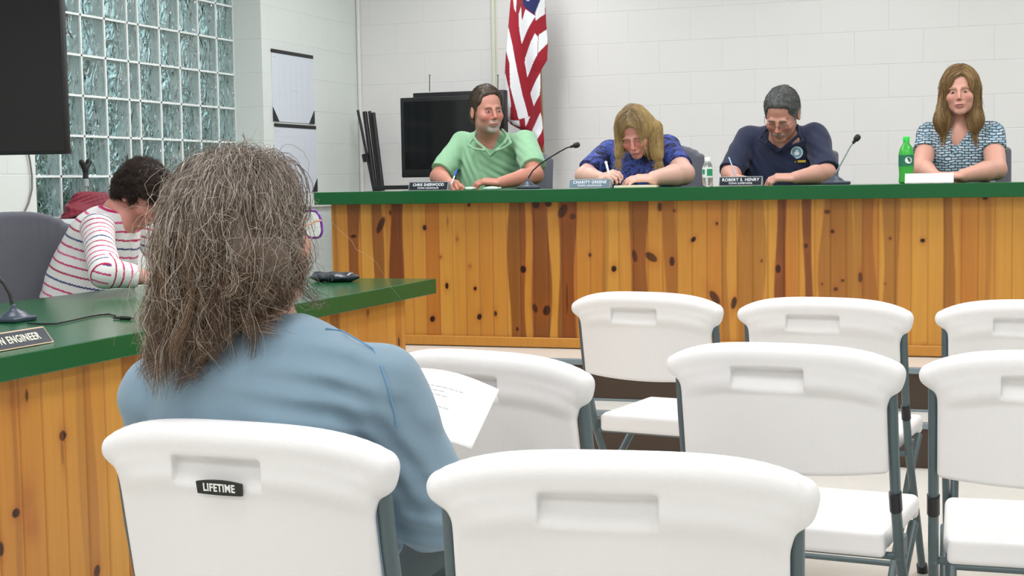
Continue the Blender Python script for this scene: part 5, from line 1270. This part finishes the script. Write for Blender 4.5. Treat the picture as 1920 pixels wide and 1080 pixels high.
# ================================================================= PERSON IN THE FRONT CHAIR, SEEN FROM BEHIND
HZ = 2.13
H6 = G(463, 442, HZ); K6 = 0.95; R6 = rotm(math.radians(160), math.radians(-7), math.radians(2))
nb = G(486, 628, 2.13); sL, sR = G(306, 742, 2.21), G(712, 732, 2.06)
eL, eR = G(345, 960, 2.36), G(812, 955, 2.11); wL, wR = G(470, 985, 2.48), G(846, 985, 2.38)
ch, be, pv = G(500, 775, 2.13), G(510, 950, 2.15), G(515, 1090, 2.20)
pv[2] = 0.60
ang = math.radians(-6); TR6 = np.array([[math.cos(ang), -math.sin(ang), 0], [math.sin(ang), math.cos(ang), 0], [0, 0, 1]])
M_tee = mat('blue_grey_cotton', srgb(122, 147, 163), 0.85, bump=0.0004, bscale=500, var=0.05, vscale=25, sheen=0.15)
hipf = np.array((pv[0]-0.01, pv[1]+0.01, 0.555))
lg = [(tuple(hipf+V3((s_*0.095, 0.0, 0))), tuple(hipf+V3((s_*0.12, 0.39, -0.01))), tuple(hipf+V3((s_*0.12, 0.40, -0.46)))) for s_ in (-1, 1)]
fwoman = person((hipf[0], hipf[1], 0), 'person with long wispy grey-brown hair in a blue-grey shirt, seated with back turned', dict(
    head=(H6, R6, K6), neck=nb, jaw=1.05, nk=1.1, heavy=1.15, chest_dir=(0.1, 1, 0), tR=TR6, h=0.0036,
    arms=[dict(j=(sL, eL, wL), sleeve=0.98, sr=(0.066, 0.066), hand=(nrm((0.7, 0.6, 0.1)), (0, 0.2, 1), -1)),
          dict(j=(sR, eR, wR), sleeve=1.04, sr=(0.068, 0.062), r2=0.055, hand=(nrm((-0.15, 0.8, 0.6)), (0.2, -0.4, 0.8), -1), hk=dict(curl=(0.6, 0.7, 0.5), thumb=0.8))],
    torso=[(ch, (0.185, 0.115, 0.155)), (be, (0.19, 0.13, 0.17)), (pv, (0.19, 0.14, 0.13)), (nb+V3((0, 0.0, -0.075)), (0.13, 0.075, 0.055))], tk=0.08, shirt=M_tee, hs=0.0042,
    skin=(0.66, 0.36, 0.27), arm_skin=(0.60, 0.30, 0.25), face=dict(brow=(0.2, 0.15, 0.1), blush=0.4), neckhole=0.060,
    legs=lg, hip=tuple(hipf), trousers=mat('grey_denim', (0.085, 0.115, 0.125), 0.85, bump=0.0008, bscale=60), foot=0.0, seed=102, wr=0.0022,
    fold=[(G(640, 735, 2.03), (0.3, 0, 1), 0.07, 0.0035), (G(745, 860, 2.02), (0.9, 0, 0.5), 0.08, 0.004), (G(560, 740, 1.99), (0.2, 0, 1), 0.08, 0.0025), (G(800, 1000, 2.08), (0.2, 0, 1), 0.08, 0.004)]))
# shoulder seam
sh_o = next(c for c in fwoman.children if c.name.startswith('shirt'))
def on_obj(o_, px, py, off):
    inv = o_.matrix_world.inverted(); org = inv @ Vector(EYE); d = (inv.to_3x3() @ Vector(ray(px, py))).normalized()
    hit, lo_, n_, i_ = o_.ray_cast(org, d); return (lo_+n_*off) if hit else None
bpy.context.view_layer.update()
sp_ = [on_obj(sh_o, x, y, 0.002) for x, y in ((610, 618), (640, 622), (675, 636), (700, 656), (716, 690), (728, 730), (738, 770), (744, 800))]
sp_ = [p for p in sp_ if p is not None]
if len(sp_) > 2: MB().tube(sp_, 0.0011, 6).build('shoulder_seam', mat('seam_thread', srgb(104, 150, 188), 0.8), sh_o, True)

# hair: a dark soft mass and locks of fine hairs over it
hs = SDF(H6-V3((0.24, 0.24, 0.40)), H6+V3((0.24, 0.24, 0.20)), 0.005)
hs.frame(R6, H6); hs.ell((0, 0.018, 0.032), (0.080, 0.096, 0.090), k=0.01); hs.ell((0, 0.055, -0.03), (0.076, 0.062, 0.080), k=0.04)
hs.box((0, -0.110, -0.09), (0.14, 0.105, 0.13), 0.03, None, 0.02, '-'); hs.frame()
hs.cap(G(400, 490, 2.10), G(380, 595, 2.07), 0.055, 0.036, 0.03); hs.cap(G(470, 500, 2.08), G(450, 585, 2.06), 0.065, 0.03, 0.03); hs.cap(G(520, 470, 2.11), G(505, 550, 2.09), 0.03, 0.015, 0.03); hs.cap(G(375, 600, 2.06), G(372, 665, 2.03), 0.028, 0.012, 0.03)
w_ = wob(7, 50); hs.warp(lambda x, y, z: 0.006*w_(x*1.5, y*1.5, z*0.4))
me = hs.mesh('hair'); Pm = coords(me); f_ = np.clip((Pm[:, 2]-0.98)/0.16, 0, 1)[:, None]
vcol(me, np.array((0.085, 0.050, 0.030))*(1-f_)+np.array((0.13, 0.10, 0.08))*f_); hair0 = link('hair', me, M_hair); local(hair0, fwoman)

def locks(name, N, NC, K, seed, Lr, rad, amp, clump, loosen, gcol, side_len=True, spread=0.0):
    g = np.random.default_rng(seed)
    def roots(n):
        out = []
        while len(out) < n:
            v = g.normal(size=(n*3, 3)); v /= np.linalg.norm(v, axis=1, keepdims=True)
            ok = (v[:, 2] > -0.72) & ~((v[:, 1] < -0.34) & (v[:, 2] < 0.60)) & ~((v[:, 1] < -0.16) & (v[:, 2] < 0.14)) & ~((v[:, 1] < 0.0) & (v[:, 2] < -0.35))
            out += list(v[ok])
        return np.array(out[:n])
    A = np.array((0.078, 0.096, 0.090))*K6; Cc = np.array((0, 0.014, 0.034))*K6; Rh = np.array(R6)
    def run(v, g, n, L, amp):
        p = (Cc+v*A*1.02) @ Rh.T+H6; nn = (v/A); nn /= np.linalg.norm(nn, axis=1, keepdims=True); nn = nn @ Rh.T
        back = Rh @ V3((0, 1, 0)); d = nn*0.40+np.array((0, 0, 0.02))+back*(0.15+0.40*np.clip(0.25-v[:, 1:2], 0, 1)*np.clip(0.6-v[:, 2:3], 0, 1)); d /= np.linalg.norm(d, axis=1, keepdims=True)
        off = g.uniform(0.002, 0.013, n); path = np.zeros((n, K, 3)); st = L/(K-1)
        rel_x = (p-H6) @ np.array((math.cos(YAW), -math.sin(YAW), 0))      # <0: left of the head as the camera sees it
        fr = g.uniform(0.7, 1.5, n); ph = g.uniform(0, 6.28, n); ax = g.normal(size=(n, 3)); ax /= np.linalg.norm(ax, axis=1, keepdims=True)
        for j in range(K):
            t = j/(K-1); q = p+ax*(amp*t*np.sin(ph+fr*j*0.85))[:, None]+np.cross(ax, [0, 0, 1.0])*(amp*0.7*t*np.cos(ph*1.7+fr*j*0.8))[:, None]
            path[:, j] = q
            d = d*0.62+np.array((0, 0, -0.42))+nn*(0.10*(1-t))[..., None] if False else d*0.62+np.array((0, 0, -0.42))
            d = d+g.normal(size=(n, 3))*loosen; d /= np.linalg.norm(d, axis=1, keepdims=True)
            p = p+d*st[:, None]
            lq = (p-H6) @ Rh-Cc; rr_ = np.sqrt(((lq/(A+off[:, None]))**2).sum(1)); inn = rr_ < 1
            lq[inn] = lq[inn]/rr_[inn, None]; p[inn] = (lq[inn]+Cc) @ Rh.T+H6
            # keep out of the neck and the upper back
            for c0, r0 in ((nb+V3((0, 0.01, 0.05)), (0.068, 0.068, 0.12)), (ch+V3((0, 0, 0.01)), (0.21, 0.137, 0.168)), (nb+V3((0, 0.0, -0.05)), (0.17, 0.09, 0.065))):
                lq = (p-c0)/np.array(r0); rr_ = np.sqrt((lq**2).sum(1)); inn = rr_ < 1.0
                p[inn] = c0+lq[inn]/rr_[inn, None]*np.array(r0)*1.01
        return path, rel_x
    vc = roots(NC); v = roots(N); rz_ = ((Cc+vc*A) @ Rh.T+H6)[:, 2]
    xpx = ((vc*A) @ Rh.T) @ np.array((math.cos(YAW), -math.sin(YAW), 0))
    zend = np.where(xpx < -0.02, g.uniform(0.905, 1.02, NC), np.where(xpx > 0.045, g.uniform(0.975, 1.04, NC), g.uniform(0.955, 1.03, NC)))
    Lc = (rz_-zend)*1.10*g.uniform(*Lr, NC)+0.035
    kd = kdtree.KDTree(NC)
    for i, q in enumerate(vc): kd.insert(q, i)
    kd.balance(); ci = np.array([kd.find(q)[1] for q in v])
    pc, _ = run(vc, g, NC, Lc, amp*1.3); L = Lc[ci]*g.uniform(0.7, 1.05, N); ps, rx_ = run(v, g, N, L, amp)
    t = np.linspace(0, 1, K)[None, :, None]; cl = (g.uniform(*clump, N))[:, None, None]*np.clip(t*1.6, 0, 1)
    sc_ = g.normal(size=(N, 3))[:, None, :]*0.0035
    ps = ps*(1-cl)+(pc[ci]+sc_)*cl
    cols = gcol(ps, g, N, K, ci, NC)
    o = link(name, strands_mesh(name, ps, rad*g.uniform(0.6, 1.3, N), cols, 0.7), M_hair); local(o, fwoman); return o
def gcol(ps, g, N, K, ci, NC):
    gray, brown, dark, lightc = np.array((0.25, 0.205, 0.17)), np.array((0.20, 0.125, 0.075)), np.array((0.060, 0.030, 0.016)), np.array((0.66, 0.59, 0.50))
    z = ps[..., 2]; f = np.clip((z-1.02)/0.13, 0, 1)[..., None]; base = brown*(1-f)+gray*f
    ck = g.uniform(0, 1, NC)[ci][:, None, None]; r = g.uniform(0, 1, N)[:, None, None]
    m = 0.6*ck+0.4*r; col = np.where(m < 0.34+0.16*(1-f), base*0.35+dark*0.65, base)
    col = np.where(r > 0.86, lightc*0.75+base*0.25, col)
    return col*g.uniform(0.75, 1.2, N)[:, None, None]
locks('hair_locks', 10500, 260, 20, 201, (0.95, 1.15), 0.00042, 0.017, (0.45, 0.93), 0.14, gcol)
def fcol(ps, g, N, K, ci, NC):
    return np.array((0.50, 0.44, 0.36))*g.uniform(0.55, 1.4, N)[:, None, None]*np.ones((1, K, 1))
locks('stray_hairs', 1300, 400, 20, 205, (0.9, 1.2), 0.00028, 0.026, (0.0, 0.3), 0.36, fcol)
# purple-rimmed glasses with a tan temple
glasses(fwoman, H6, R6, K6, mat('purple_frame', (0.20, 0.03, 0.45), 0.25), M_lens, 0.028, 0.022, -0.008, 0.0020, 0.116, tm=mat('tan_temple', (0.55, 0.30, 0.18), 0.35))

# paper held in front
q = [G(770, 690, 2.66), G(936, 731, 2.52), G(884, 842, 2.36), G(716, 800, 2.42)]
t = thing('printed_sheet', tuple((q[0]+q[2])/2), 'white printed sheet held up beside the arm of the person in the blue-grey shirt', 'paper')
nu = 14; Vq = []; nx_ = nrm(np.cross(q[1]-q[0], q[3]-q[0]))
for i in range(nu):
    for j in range(nu):
        u_, v_ = i/(nu-1), j/(nu-1); p_ = (q[0]*(1-u_)+q[1]*u_)*(1-v_)+(q[3]*(1-u_)+q[2]*u_)*v_; Vq.append(p_-nx_*0.012*math.sin(math.pi*u_)*(1-v_*0.6))
ii = np.arange(nu*nu).reshape(nu, nu); F = np.stack([ii[:-1, :-1], ii[1:, :-1], ii[1:, 1:], ii[:-1, 1:]], -1).reshape(-1, 4)
o = link('sheet', quads('sheet', np.array(Vq), F), mat('sheet_paper', (0.86, 0.86, 0.84), 0.6)); local(o, t); md = o.modifiers.new('t', 'SOLIDIFY'); md.thickness = 0.0006
tl = MB()
sg = nx_ if np.dot(nx_, EYE-q[0]) > 0 else -nx_
def pq(u_, v_): return (q[0]*(1-u_)+q[1]*u_)*(1-v_)+(q[3]*(1-u_)+q[2]*u_)*v_-nx_*0.012*math.sin(math.pi*u_)*(1-v_*0.6)+sg*0.0009
rn = random.Random(4)
for v_, u1 in ((0.26, 0.70), (0.325, 0.50), (0.39, 0.56), (0.56, 0.62), (0.62, 0.5)):
    u_ = 0.12
    while u_ < u1:
        w_ = rn.uniform(0.02, 0.07); n_ = max(1, int(w_/0.02))
        for i in range(n_):
            a_, b_ = u_+w_*i/n_, u_+w_*(i+1)/n_; tl.poly([pq(a_, v_), pq(b_, v_), pq(b_, v_+0.014), pq(a_, v_+0.014)])
        u_ += w_+0.012
lo_ = tl.build('printed_lines', mat('grey_print', (0.42, 0.42, 0.42), 0.7)); local(lo_, t)
